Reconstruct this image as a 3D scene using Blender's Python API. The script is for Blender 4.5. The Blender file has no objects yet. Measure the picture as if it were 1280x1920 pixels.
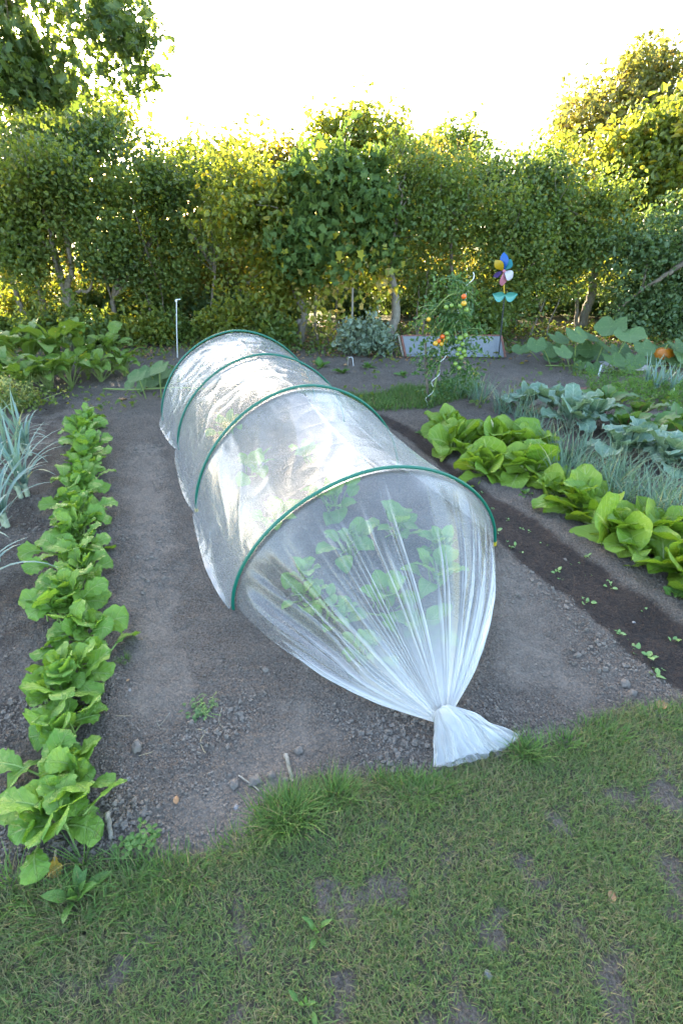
import bpy, math, numpy as np
from mathutils import Vector
R = math.radians
SC = bpy.context.scene
COL = SC.collection
H, F = 1.6, 907.0
PITCH = math.atan(535 / F)
CP, SP = math.cos(PITCH), math.sin(PITCH)

# ------------------------------------------------------------------ helpers
def gp(px, py, z=0.0):
    """ground point seen at a photo pixel"""
    x = (px - 640) / F; y = (960 - py) / F
    dy = CP + y * SP; dz = -SP + y * CP
    t = (z - H) / dz
    return np.array([x * t, dy * t, z])

def at(px, py, d):
    """world point seen at a photo pixel, at forward distance d"""
    x = (px - 640) / F; y = (960 - py) / F
    dy = CP + y * SP; dz = -SP + y * CP
    t = d / dy
    return np.array([x * t, d, H + dz * t])

_P = np.random.default_rng(11).permutation(256)
_P = np.concatenate([_P, _P, _P])
_GA = np.random.default_rng(12).random(256) * 2 * np.pi
_GX, _GY = np.cos(_GA), np.sin(_GA)
def perlin(x, y):
    x = np.asarray(x, float); y = np.asarray(y, float)
    xi = np.floor(x).astype(int); yi = np.floor(y).astype(int)
    xf = x - xi; yf = y - yi
    xi &= 255; yi &= 255
    u = xf**3 * (xf * (xf * 6 - 15) + 10); v = yf**3 * (yf * (yf * 6 - 15) + 10)
    def g(a, b, dx, dy):
        h = _P[_P[(xi + a) & 255] + ((yi + b) & 255)]
        return _GX[h] * dx + _GY[h] * dy
    n00 = g(0, 0, xf, yf); n10 = g(1, 0, xf - 1, yf)
    n01 = g(0, 1, xf, yf - 1); n11 = g(1, 1, xf - 1, yf - 1)
    return (n00 * (1 - u) + n10 * u) * (1 - v) + (n01 * (1 - u) + n11 * u) * v
def fbm(x, y, f, o=4, g=.5):
    s = 0; a = 1
    for k in range(o):
        s = s + a * perlin(x * f + 17.3 * k, y * f - 9.1 * k); f *= 2.03; a *= g
    return s
def sstep(a, b, x):
    t = np.clip((x - a) / (b - a), 0, 1); return t * t * (3 - 2 * t)

def poly_sd(x, y, P):
    """signed distance to a polygon, positive inside"""
    P = np.asarray(P)[:, :2]; n = len(P)
    ins = np.zeros(np.shape(x), bool); dm = np.full(np.shape(x), 1e9)
    for i in range(n):
        a = P[i]; b = P[(i + 1) % n]
        c = ((a[1] > y) != (b[1] > y)) & (x < (b[0] - a[0]) * (y - a[1]) / (b[1] - a[1] + 1e-12) + a[0])
        ins ^= c
        e = b - a; t = np.clip(((x - a[0]) * e[0] + (y - a[1]) * e[1]) / (e @ e), 0, 1)
        dm = np.minimum(dm, np.hypot(x - a[0] - t * e[0], y - a[1] - t * e[1]))
    return np.where(ins, dm, -dm)

class MB:
    """collects pieces and links them as ONE mesh object"""
    def __init__(s): s.V = []; s.Q = []; s.T = []; s.U = []; s.n = 0; s.A = []; s.M = []; s.MT = []
    def add(s, V, Fc, uv=None, a=0.0, m=0):
        V = np.asarray(V, float).reshape(-1, 3); Fc = np.asarray(Fc, int)
        s.V.append(V)
        (s.Q if Fc.shape[1] == 4 else s.T).append(Fc + s.n)
        (s.M if Fc.shape[1] == 4 else s.MT).append(np.full(len(Fc), m, int))
        s.U.append(np.zeros((len(V), 2)) if uv is None else np.asarray(uv, float))
        s.A.append(np.full(len(V), a, float) if np.ndim(a) == 0 else np.asarray(a, float))
        s.n += len(V)
    def build(s, name, mats, parent=None, smooth=True, attr=None, loc=None):
        me = bpy.data.meshes.new(name)
        V = np.concatenate(s.V)
        loc = np.zeros(3) if loc is None else np.asarray(loc, float)
        w = np.zeros(3); q = parent
        while q is not None: w = w + np.array(q.location[:]); q = q.parent
        V = V - loc - w                       # pieces are given in world space
        Q = np.concatenate(s.Q) if s.Q else np.zeros((0, 4), int)
        T = np.concatenate(s.T) if s.T else np.zeros((0, 3), int)
        li = np.concatenate([Q.ravel(), T.ravel()])
        ls = np.concatenate([np.arange(len(Q)) * 4, len(Q) * 4 + np.arange(len(T)) * 3])
        me.vertices.add(len(V)); me.vertices.foreach_set('co', V.ravel())
        me.loops.add(len(li)); me.loops.foreach_set('vertex_index', li)
        me.polygons.add(len(ls)); me.polygons.foreach_set('loop_start', ls)
        me.polygons.foreach_set('use_smooth', np.full(len(ls), smooth))
        if not isinstance(mats, (list, tuple)): mats = [mats]
        for m in mats: me.materials.append(m)
        if len(mats) > 1:
            me.polygons.foreach_set('material_index', np.concatenate(s.M + s.MT))
        U = np.concatenate(s.U)
        uvl = me.uv_layers.new(name='UVMap'); uvl.data.foreach_set('uv', U[li].ravel())
        if attr:
            at_ = me.attributes.new(attr, 'FLOAT', 'POINT'); at_.data.foreach_set('value', np.concatenate(s.A))
        me.update(calc_edges=True)
        o = bpy.data.objects.new(name, me); COL.objects.link(o)
        o.location = loc
        if parent is not None: o.parent = parent
        return o

def tag(o, label=None, cat=None, group=None, kind=None):
    if label: o['label'] = label
    if cat: o['category'] = cat
    if group: o['group'] = group
    if kind: o['kind'] = kind
    return o
def thing(name, label, cat, loc, group=None):
    o = bpy.data.objects.new(name, None); COL.objects.link(o)
    o.location = loc; o.empty_display_size = .05
    return tag(o, label, cat, group)
ORD = ('first second third fourth fifth sixth seventh eighth ninth tenth eleventh twelfth thirteenth fourteenth fifteenth sixteenth '
       'seventeenth eighteenth nineteenth twentieth twenty-first twenty-second twenty-third twenty-fourth twenty-fifth twenty-sixth '
       'twenty-seventh twenty-eighth twenty-ninth thirtieth').split()

def tube(pts, rad, n=8, cap=True):
    pts = np.asarray(pts, float); k = len(pts)
    rad = np.broadcast_to(np.asarray(rad, float), (k,))
    T = np.gradient(pts, axis=0); T /= np.linalg.norm(T, axis=1)[:, None] + 1e-12
    ref = np.array([0, 0, 1.0]) if abs(T[0][2]) < .9 else np.array([1.0, 0, 0])
    u = np.cross(T[0], ref); u /= np.linalg.norm(u); Us = []
    for t in T:
        u = u - t * (u @ t); u /= np.linalg.norm(u) + 1e-12; Us.append(u)
    U = np.array(Us); W = np.cross(T, U)
    a = np.arange(n) * 2 * np.pi / n
    V = pts[:, None] + rad[:, None, None] * (np.cos(a)[None, :, None] * U[:, None] + np.sin(a)[None, :, None] * W[:, None])
    V = V.reshape(-1, 3); Fc = []
    i = np.arange(k - 1)[:, None] * n; j = np.arange(n)[None]; j2 = (j + 1) % n
    Fc = np.stack([i + j, i + j2, i + n + j2, i + n + j], -1).reshape(-1, 4)
    uv = np.stack([np.repeat(np.linspace(0, 1, k), n), np.tile(np.arange(n) / n, k)], 1)
    return V, Fc, uv
def tube_to(mb, pts, rad, n=8, m=0):
    V, Fc, uv = tube(pts, rad, n); mb.add(V, Fc, uv, m=m)
    k = len(pts)
    for base, c in ((0, pts[0]), ((k - 1) * n, pts[-1])):
        Vc = np.concatenate([V[base:base + n], [c]]); j = np.arange(n)
        mb.add(Vc, np.stack([j, (j + 1) % n, np.full(n, n)], 1), m=m)
def smooth_path(pts, k=6):
    pts = np.asarray(pts, float)
    P = np.concatenate([[2 * pts[0] - pts[1]], pts, [2 * pts[-1] - pts[-2]]]); out = []
    for i in range(1, len(P) - 2):
        t = np.linspace(0, 1, k, endpoint=False)[:, None]
        a, b, c, d = P[i - 1], P[i], P[i + 1], P[i + 2]
        out.append(.5 * (2 * b + (c - a) * t + (2 * a - 5 * b + 4 * c - d) * t**2 + (3 * b - a - 3 * c + d) * t**3))
    return np.concatenate(out + [pts[-1:]])
def box(mb, c, ax, ay, az, m=0):
    """a box with half axes ax, ay, az"""
    c, ax, ay, az = map(lambda q: np.asarray(q, float), (c, ax, ay, az))
    V = [c + i * ax + j * ay + k * az for i in (-1, 1) for j in (-1, 1) for k in (-1, 1)]
    mb.add(V, [[0, 1, 3, 2], [4, 6, 7, 5], [0, 4, 5, 1], [2, 3, 7, 6], [0, 2, 6, 4], [1, 5, 7, 3]], m=m)
def ico(sub):
    import bmesh
    bm = bmesh.new(); bmesh.ops.create_icosphere(bm, subdivisions=sub, radius=1)
    V = np.array([v.co[:] for v in bm.verts]); Fc = np.array([[v.index for v in f.verts] for f in bm.faces]); bm.free()
    return V, Fc
ICO1, ICO2, ICO3 = ico(1), ico(2), ico(3)
def sphere_to(mb, c, r, I=ICO2, m=0):
    mb.add(np.asarray(c) + I[0] * np.asarray(r), I[1], m=m)

def grid_faces(nu, nv):
    i = np.arange(nu - 1)[:, None] * nv; j = np.arange(nv - 1)[None]
    return np.stack([i + j, i + j + 1, i + nv + j + 1, i + nv + j], -1).reshape(-1, 4)
def rotz(V, a):
    c, s = math.cos(a), math.sin(a)
    return np.stack([V[:, 0] * c - V[:, 1] * s, V[:, 0] * s + V[:, 1] * c, V[:, 2]], 1)

PROF = {
    'ovate': lambda s: np.sin(np.pi * s**.75)**.8,
    'obovate': lambda s: (s**.75) * (1 - s)**.36 / .62 * (1 - .25 * np.exp(-((s - .28) / .09)**2)) + .05 * (1 - s),
    'spat': lambda s: np.clip(np.sin(np.pi * np.clip(s, 0, 1)**1.05), 0, 1)**.5 * (.55 + .45 * sstep(0, .55, s)) + .06 * (1 - s),
    'lance': lambda s: np.sin(np.pi * s**.6)**1.1,
    'kale': lambda s: (s**.6) * (1 - s)**.4 / .60 + .06 * (1 - s),
}
def leaf(mb, stalk, base, az, L, W, rng, prof='ovate', nu=10, nv=7, elev=60, bend=70, cup=.2, ruff=.05, nr=4, pet=.0, pr=.004, ser=.0, roll=0.0, pm=.85, wav=0.0):
    """one broad leaf with its stalk; x' points outward, z up"""
    s = np.linspace(0, 1, nu); v = np.linspace(-1, 1, nv)
    a = R(elev) - R(bend) * s**1.2
    ds = L / (nu - 1)
    x = np.concatenate([[0], np.cumsum(np.cos((a[1:] + a[:-1]) / 2) * ds)]); z = np.concatenate([[0], np.cumsum(np.sin((a[1:] + a[:-1]) / 2) * ds)])
    pe = R(min(88, elev + 12))
    x0, z0 = pet * math.cos(pe), pet * math.sin(pe)
    w = W / 2 * PROF[prof](np.clip(s, 1e-4, 1 - 1e-4))
    ph = rng.random(2) * 6.28
    S, Vv = np.meshgrid(s, v, indexing='ij')
    wv = w[:, None] * np.ones_like(Vv)
    if ser:
        edge = (np.abs(Vv) > .75)
        wv = wv * (1 + edge * ser * (np.sin(S * 41 + ph[0] + (Vv > 0) * 2) + .7 * np.sin(S * 67 + ph[1])))
    side = np.where(Vv > 0, ph[0], ph[1])
    nrm = cup * np.abs(Vv)**1.5 * wv + ruff * W * np.abs(Vv)**2 * np.sin(2 * np.pi * nr * S + side) + wav * W * np.sin(5 * S + 3 * Vv + ph[0])
    nrm = nrm + roll * Vv * wv
    A = a[:, None]
    X = x0 + x[:, None] - np.sin(A) * nrm; Z = z0 + z[:, None] + np.cos(A) * nrm
    Y = Vv * wv + .15 * W * math.sin(ph[0]) * S**2
    V = np.stack([X, Y, Z], -1).reshape(-1, 3)
    V = rotz(V, az) + base
    mb.add(V, grid_faces(nu, nv), np.stack([S.ravel(), Vv.ravel() * .5 + .5], 1))
    if stalk is not None:
        m = (nu - 1) * 6 // 10
        i = np.arange(0, m + 1)
        sx = np.concatenate([[0], x0 + x[i]]); sz = np.concatenate([[0], z0 + z[i] - .6 * pr])
        sy = np.concatenate([[0], .15 * W * math.sin(ph[0]) * s[i]**2])
        if pet <= 0: sx, sz, sy = sx[1:], sz[1:], sy[1:]
        P = rotz(np.stack([sx, sy, sz], 1), az) + base
        tube_to(stalk, P, np.linspace(pr, pr * .35, len(P)), 6)

def round_leaf(mb, stalk, root, c, r, tilt_dir, tilt, rng, pr=.006, notch=.55, lobes=5, n=30, rings=5, cup=.12):
    """a roundish heart-shaped leaf centred near c on a stalk from root"""
    th = np.linspace(-np.pi, np.pi, n, endpoint=False)
    rr = r * (1 - notch * np.exp(-((np.abs(th) - np.pi) / .42)**2)) * (1 + .06 * np.cos(lobes * th)) * (1 + .03 * np.sin(23 * th + rng.random() * 6))
    V = [np.zeros(3)]; UV = [(0, .5)]
    for k in range(1, rings + 1):
        q = k / rings
        z = cup * r * q * q + .05 * r * np.sin(3 * th + rng.random() * .8) * q**2
        V += list(np.stack([rr * q * np.cos(th), rr * q * np.sin(th), z], 1))
        UV += [(q, .5 + .5 * math.sin(t * 2.5)) for t in th]
    V = np.array(V); Fq = []
    for k in range(rings - 1):
        for j in range(n):
            j2 = (j + 1) % n
            Fq.append([1 + k * n + j, 1 + (k + 1) * n + j, 1 + (k + 1) * n + j2, 1 + k * n + j2])
    Ft = [[0, 1 + j, 1 + (j + 1) % n] for j in range(n)]
    ct, st = math.cos(tilt), math.sin(tilt)
    V = np.stack([V[:, 0] * ct + V[:, 2] * st, V[:, 1], -V[:, 0] * st + V[:, 2] * ct], 1)
    V = rotz(V, tilt_dir) + c
    k = mb.n
    mb.add(V, np.array(Fq), UV)
    mb.T.append(np.array(Ft) + k); mb.MT.append(np.zeros(len(Ft), int))
    if stalk is not None:
        root = np.asarray(root); mid = (root + c) / 2 + np.array([0, 0, .12 * np.linalg.norm(c - root)])
        tube_to(stalk, smooth_path([root, mid, c], 5), pr, 6)

def blades(mb, pos, az, elev, bend, L, W, k=4, a=0.0, taper=.9, twist=0.0, uvoff=None):
    """n narrow blades in one go (arrays)"""
    n = len(pos); s = np.linspace(0, 1, k + 1)
    A = elev[:, None] - bend[:, None] * s[None]**1.3
    ds = (L / k)[:, None]
    x = np.concatenate([np.zeros((n, 1)), np.cumsum(np.cos((A[:, 1:] + A[:, :-1]) / 2) * ds, 1)], 1)
    z = np.concatenate([np.zeros((n, 1)), np.cumsum(np.sin((A[:, 1:] + A[:, :-1]) / 2) * ds, 1)], 1)
    w = W[:, None] * .5 * (1 - s[None]**1.6 * taper)
    ca, sa = np.cos(az)[:, None], np.sin(az)[:, None]
    tw = az[:, None] + twist if np.ndim(twist) == 0 else az[:, None] + twist[:, None]
    ct, st = np.cos(tw), np.sin(tw)
    c = np.stack([pos[:, 0:1] + x * ca, pos[:, 1:2] + x * sa, pos[:, 2:3] + z], -1)
    off = np.stack([-st * w, ct * w, np.zeros_like(w)], -1)
    V = np.stack([c - off, c + off], 2).reshape(-1, 3)
    b = (np.arange(n) * (k + 1) * 2)[:, None]; i = np.arange(k)[None] * 2
    Fc = np.stack([b + i, b + i + 1, b + i + 3, b + i + 2], -1).reshape(-1, 4)
    uv = np.stack([np.tile(np.repeat(s, 2), n), np.tile([0., 1.], n * (k + 1))], 1)
    mb.add(V, Fc, uv, a=a if np.ndim(a) == 0 else np.repeat(a, (k + 1) * 2))

def leaf_cloud(mb, pos, size, rng, up=.5, asp=.62, fold=.18, out=None, lobed=False, m=0):
    """many small leaves: 6 (or 10 when lobed) vertices each, folded on the midrib"""
    n = len(pos)
    N = rng.normal(size=(n, 3)); N /= np.linalg.norm(N, axis=1)[:, None]
    N[:, 2] += up
    if out is not None: N += out
    N /= np.linalg.norm(N, axis=1)[:, None]
    T = rng.normal(size=(n, 3)); T[:, 2] -= .5
    T -= N * (T * N).sum(1)[:, None]; T /= np.linalg.norm(T, axis=1)[:, None] + 1e-9
    B = np.cross(N, T); s = size[:, None]
    def P(t, b, h): return pos + s * (T * t + B * b * asp + N * h)
    if lobed:
        pts = [P(-.5, 0, 0), P(-.42, .5, fold), P(.0, .32, fold * .5), P(.12, .62, fold), P(.2, .2, fold * .4), P(.5, 0, -.08),
               P(.2, -.2, fold * .4), P(.12, -.62, fold), P(.0, -.32, fold * .5), P(-.42, -.5, fold)]
        V = np.stack(pts, 1).reshape(-1, 3); b = (np.arange(n) * 10)[:, None]
        Fq = np.concatenate([b + np.array(r)[None] for r in ([0, 2, 3, 4], [0, 4, 5, 6], [0, 6, 7, 8])])
        Ft = np.concatenate([b + np.array(r)[None] for r in ([0, 1, 2], [0, 8, 9])])
        k = mb.n; mb.add(V, Fq, m=m); mb.T.append(Ft + k); mb.MT.append(np.full(len(Ft), m, int))
    else:
        pts = [P(-.5, 0, 0), P(-.18, .46, fold), P(.2, .4, fold), P(.5, 0, -.06), P(.2, -.4, fold), P(-.18, -.46, fold)]
        V = np.stack(pts, 1).reshape(-1, 3); b = (np.arange(n) * 6)[:, None]
        Fq = np.concatenate([b + np.array([[0, 1, 2, 3]]), b + np.array([[0, 3, 4, 5]])])
        mb.add(V, Fq, m=m)

# ------------------------------------------------------------------ materials
def nodes(name):
    m = bpy.data.materials.new(name); m.use_nodes = True
    nt = m.node_tree; nt.nodes.clear()
    out = nt.nodes.new('ShaderNodeOutputMaterial')
    return m, nt, out
def N(nt, t, **kw):
    n = nt.nodes.new('ShaderNode' + t)
    for k, v in kw.items():
        if k in n.bl_rna.properties: setattr(n, k, v)
        else: n.inputs[k].default_value = v
    return n
def math_(nt, op, a, b=None, clamp=False):
    n = nt.nodes.new('ShaderNodeMath'); n.operation = op; n.use_clamp = clamp
    for i, q in enumerate((a, b)):
        if q is None: continue
        if isinstance(q, (int, float)): n.inputs[i].default_value = q
        else: nt.links.new(q, n.inputs[i])
    return n.outputs[0]
def mixc(nt, f, a, b, mode='MIX'):
    n = nt.nodes.new('ShaderNodeMix'); n.data_type = 'RGBA'; n.blend_type = mode
    for i, q in ((0, f), (6, a), (7, b)):
        if hasattr(q, 'links'): nt.links.new(q, n.inputs[i])
        elif isinstance(q, (int, float)): n.inputs[i].default_value = q
        else: n.inputs[i].default_value = (*q, 1)
    return n.outputs[2]
def maprange(nt, v, a, b, c=0, d=1):
    n = nt.nodes.new('ShaderNodeMapRange'); nt.links.new(v, n.inputs[0])
    for i, q in enumerate((a, b, c, d)): n.inputs[i + 1].default_value = q
    return n.outputs[0]
def noise(nt, scale, detail=4, rough=.6, vec=None):
    n = N(nt, 'TexNoise', Scale=scale, Detail=detail, Roughness=rough)
    if vec: nt.links.new(vec, n.inputs['Vector'])
    return n.outputs['Fac']
def objco(nt): return nt.nodes.new('ShaderNodeTexCoord').outputs['Object']

def foliage_mat(name, c1, c2, c3=None, trans=.42, rough=.42, spec=.5, p3=.12, tcol=None):
    trans = min(.55, trans * 1.15)
    """small tree leaves: colour differs from leaf to leaf"""
    m, nt, out = nodes(name)
    g = N(nt, 'NewGeometry')
    r = g.outputs['Random Per Island']
    c = mixc(nt, r, c1, c2)
    if c3:
        r2 = math_(nt, 'FRACT', math_(nt, 'MULTIPLY', r, 17.31))
        c = mixc(nt, math_(nt, 'LESS_THAN', r2, p3), c, c3)
    no = noise(nt, 1.3, 2, .5, objco(nt))
    c = mixc(nt, maprange(nt, no, .35, .68), c, mixc(nt, 1.0, c, (.72, .8, .75), 'MULTIPLY'))
    p = N(nt, 'BsdfPrincipled', Roughness=rough); p.inputs['Specular IOR Level'].default_value = spec
    nt.links.new(c, p.inputs['Base Color'])
    t = N(nt, 'BsdfTranslucent')
    nt.links.new(mixc(nt, 1.0, c, tcol or (1.7, 1.45, .6), 'MULTIPLY'), t.inputs['Color'])
    mx = N(nt, 'MixShader', Fac=trans)
    nt.links.new(p.outputs[0], mx.inputs[1]); nt.links.new(t.outputs[0], mx.inputs[2])
    nt.links.new(mx.outputs[0], out.inputs[0])
    return m

def leaf_mat(name, base, alt, vein, trans=.3, rough=.42, spec=.4, vfreq=9, vstr=.5, bump=.35, spots=None, edge=None, vw=.05, bscale=28):
    """broad vegetable leaves: midrib and side veins from the leaf's own UV"""
    m, nt, out = nodes(name)
    uv = N(nt, 'UVMap'); sx = N(nt, 'SeparateXYZ'); nt.links.new(uv.outputs[0], sx.inputs[0])
    u = sx.outputs[0]; v = math_(nt, 'ABSOLUTE', math_(nt, 'MULTIPLY', math_(nt, 'SUBTRACT', sx.outputs[1], .5), 2.0))
    no = noise(nt, 7, 4, .6, objco(nt))
    mid = maprange(nt, v, 0.0, vw * 1.8, 1, 0)
    wv = math_(nt, 'SINE', math_(nt, 'MULTIPLY', math_(nt, 'ADD', math_(nt, 'SUBTRACT', u, math_(nt, 'MULTIPLY', v, .33)), math_(nt, 'MULTIPLY', no, .12)), vfreq * 6.283))
    side = math_(nt, 'MULTIPLY', maprange(nt, wv, .8, 1.0), maprange(nt, v, .0, .9, .75, .15))
    vm = math_(nt, 'MAXIMUM', mid, side)
    r = N(nt, 'NewGeometry').outputs['Random Per Island']
    f = math_(nt, 'ADD', math_(nt, 'MULTIPLY', r, .65), math_(nt, 'MULTIPLY', maprange(nt, no, .3, .7), .35))
    c = mixc(nt, f, base, alt)
    if edge: c = mixc(nt, maprange(nt, v, .72, 1.0, 0, .55), c, edge)
    if spots:
        n2 = noise(nt, 11, 2, .5, objco(nt))
        c = mixc(nt, math_(nt, 'MULTIPLY', maprange(nt, n2, .66, .72), .8), c, spots)
    c = mixc(nt, math_(nt, 'MULTIPLY', vm, vstr), c, vein)
    p = N(nt, 'BsdfPrincipled', Roughness=rough); p.inputs['Specular IOR Level'].default_value = spec
    nt.links.new(c, p.inputs['Base Color'])
    b = N(nt, 'Bump', Strength=bump, Distance=.012)
    hgt = math_(nt, 'SUBTRACT', noise(nt, bscale, 3, .6, objco(nt)), math_(nt, 'MULTIPLY', vm, .5))
    nt.links.new(hgt, b.inputs['Height']); nt.links.new(b.outputs[0], p.inputs['Normal'])
    t = N(nt, 'BsdfTranslucent'); nt.links.new(mixc(nt, 1.0, c, (1.5, 1.4, .6), 'MULTIPLY'), t.inputs['Color'])
    mx = N(nt, 'MixShader', Fac=trans)
    nt.links.new(p.outputs[0], mx.inputs[1]); nt.links.new(t.outputs[0], mx.inputs[2]); nt.links.new(mx.outputs[0], out.inputs[0])
    return m

def plain(name, col, rough=.5, spec=.5, metal=0, var=.15, scale=20, bump=0.0, col2=None, bdist=.004):
    m, nt, out = nodes(name)
    co = objco(nt); no = noise(nt, scale, 5, .65, co)
    dark = col2 or tuple(q * (1 - 2 * var) for q in col)
    c = mixc(nt, maprange(nt, no, .3, .7), dark, col)
    p = N(nt, 'BsdfPrincipled', Roughness=rough, Metallic=metal); p.inputs['Specular IOR Level'].default_value = spec
    nt.links.new(c, p.inputs['Base Color'])
    if bump:
        b = N(nt, 'Bump', Strength=bump, Distance=bdist); nt.links.new(no, b.inputs['Height']); nt.links.new(b.outputs[0], p.inputs['Normal'])
    nt.links.new(p.outputs[0], out.inputs[0])
    return m

def bark_mat(name, c1, c2):
    m, nt, out = nodes(name)
    tc = objco(nt); mp = N(nt, 'Mapping'); mp.inputs['Scale'].default_value = (1, 1, .25); nt.links.new(tc, mp.inputs['Vector'])
    no = noise(nt, 38, 6, .7, mp.outputs[0]); n2 = noise(nt, 6, 3, .6, tc)
    c = mixc(nt, maprange(nt, no, .35, .65), c1, c2)
    c = mixc(nt, maprange(nt, n2, .5, .75, 0, .5), c, (.09, .10, .05))
    p = N(nt, 'BsdfPrincipled', Roughness=.9); p.inputs['Specular IOR Level'].default_value = .15
    nt.links.new(c, p.inputs['Base Color'])
    b = N(nt, 'Bump', Strength=.8, Distance=.02); nt.links.new(no, b.inputs['Height']); nt.links.new(b.outputs[0], p.inputs['Normal'])
    nt.links.new(p.outputs[0], out.inputs[0]); return m

def soil_mat():
    m, nt, out = nodes('soil')
    co = objco(nt)
    wet = N(nt, 'Attribute', attribute_name='wet').outputs['Fac']
    gra = N(nt, 'Attribute', attribute_name='grassy').outputs['Fac']
    dry = N(nt, 'Attribute', attribute_name='trod').outputs['Fac']
    n1 = noise(nt, 5, 6, .65, co); n2 = noise(nt, 60, 5, .7, co); n3 = noise(nt, 320, 3, .6, co)
    c = mixc(nt, maprange(nt, n1, .3, .7), (.152, .127, .107), (.225, .189, .160))
    c = mixc(nt, maprange(nt, n2, .35, .7, 0, .8), c, mixc(nt, 1.0, c, (.68, .66, .66), 'MULTIPLY'))
    n4 = noise(nt, 120, 5, .8, co)
    vo = N(nt, 'TexVoronoi', Scale=95.0, Randomness=1.0); nt.links.new(co, vo.inputs['Vector'])
    c = mixc(nt, maprange(nt, n4, .40, .60, 0, .85), mixc(nt, 1.0, c, (1.35, 1.35, 1.35), 'MULTIPLY'), mixc(nt, 1.0, c, (.50, .48, .47), 'MULTIPLY'))
    c = mixc(nt, math_(nt, 'MULTIPLY', dry, .45), c, (.24, .204, .175))
    c = mixc(nt, maprange(nt, n3, .72, .80, 0, .6), c, (.32, .28, .22))
    c = mixc(nt, math_(nt, 'MULTIPLY', wet, maprange(nt, n2, .2, .7, 1.0, .8)), c, mixc(nt, maprange(nt, n1, .4, .6), (.030, .022, .020), (.050, .034, .028)))
    c = mixc(nt, math_(nt, 'MULTIPLY', gra, .85), c, mixc(nt, maprange(nt, n2, .35, .65), (.05, .05, .03), (.125, .105, .08)))
    sp = N(nt, 'SeparateXYZ'); nt.links.new(co, sp.inputs[0])
    c = mixc(nt, maprange(nt, sp.outputs[1], 9.6, 11.5), c, mixc(nt, maprange(nt, n2, .35, .65), (.085, .10, .03), (.20, .18, .06)))
    p = N(nt, 'BsdfPrincipled'); p.inputs['Specular IOR Level'].default_value = .2
    nt.links.new(maprange(nt, wet, 0, 1, .95, .75), p.inputs['Roughness'])
    nt.links.new(c, p.inputs['Base Color'])
    b = N(nt, 'Bump', Strength=1.0, Distance=.016)
    hh = math_(nt, 'ADD', math_(nt, 'MULTIPLY', math_(nt, 'SUBTRACT', math_(nt, 'MULTIPLY', noise(nt, 110, 5, .75, co), 1.4), math_(nt, 'MULTIPLY', vo.outputs['Distance'], .8)), math_(nt, 'SUBTRACT', 1.0, math_(nt, 'MULTIPLY', dry, .4))), math_(nt, 'MULTIPLY', n4, .4))
    nt.links.new(hh, b.inputs['Height']); nt.links.new(b.outputs[0], p.inputs['Normal'])
    nt.links.new(p.outputs[0], out.inputs[0]); return m

def grass_mat(name, c1, c2, dry, pdry=.15, tip=(.20, .20, .06)):
    m, nt, out = nodes(name)
    r = N(nt, 'NewGeometry').outputs['Random Per Island']
    uv = N(nt, 'UVMap'); sx = N(nt, 'SeparateXYZ'); nt.links.new(uv.outputs[0], sx.inputs[0])
    c = mixc(nt, r, c1, c2)
    n1 = noise(nt, 3.2, 3, .6, objco(nt))
    r2 = math_(nt, 'FRACT', math_(nt, 'MULTIPLY', r, 13.7))
    c = mixc(nt, math_(nt, 'LESS_THAN', r2, maprange(nt, n1, .35, .7, pdry * .3, pdry * 2.2)), c, dry)
    c = mixc(nt, maprange(nt, sx.outputs[0], .6, 1.0, 0, .35), c, tip)
    p = N(nt, 'BsdfPrincipled', Roughness=.5); p.inputs['Specular IOR Level'].default_value = .3
    nt.links.new(c, p.inputs['Base Color'])
    t = N(nt, 'BsdfTranslucent'); nt.links.new(mixc(nt, 1.0, c, (1.3, 1.3, .7), 'MULTIPLY'), t.inputs['Color'])
    mx = N(nt, 'MixShader', Fac=.3)
    nt.links.new(p.outputs[0], mx.inputs[1]); nt.links.new(t.outputs[0], mx.inputs[2]); nt.links.new(mx.outputs[0], out.inputs[0])
    return m

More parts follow.
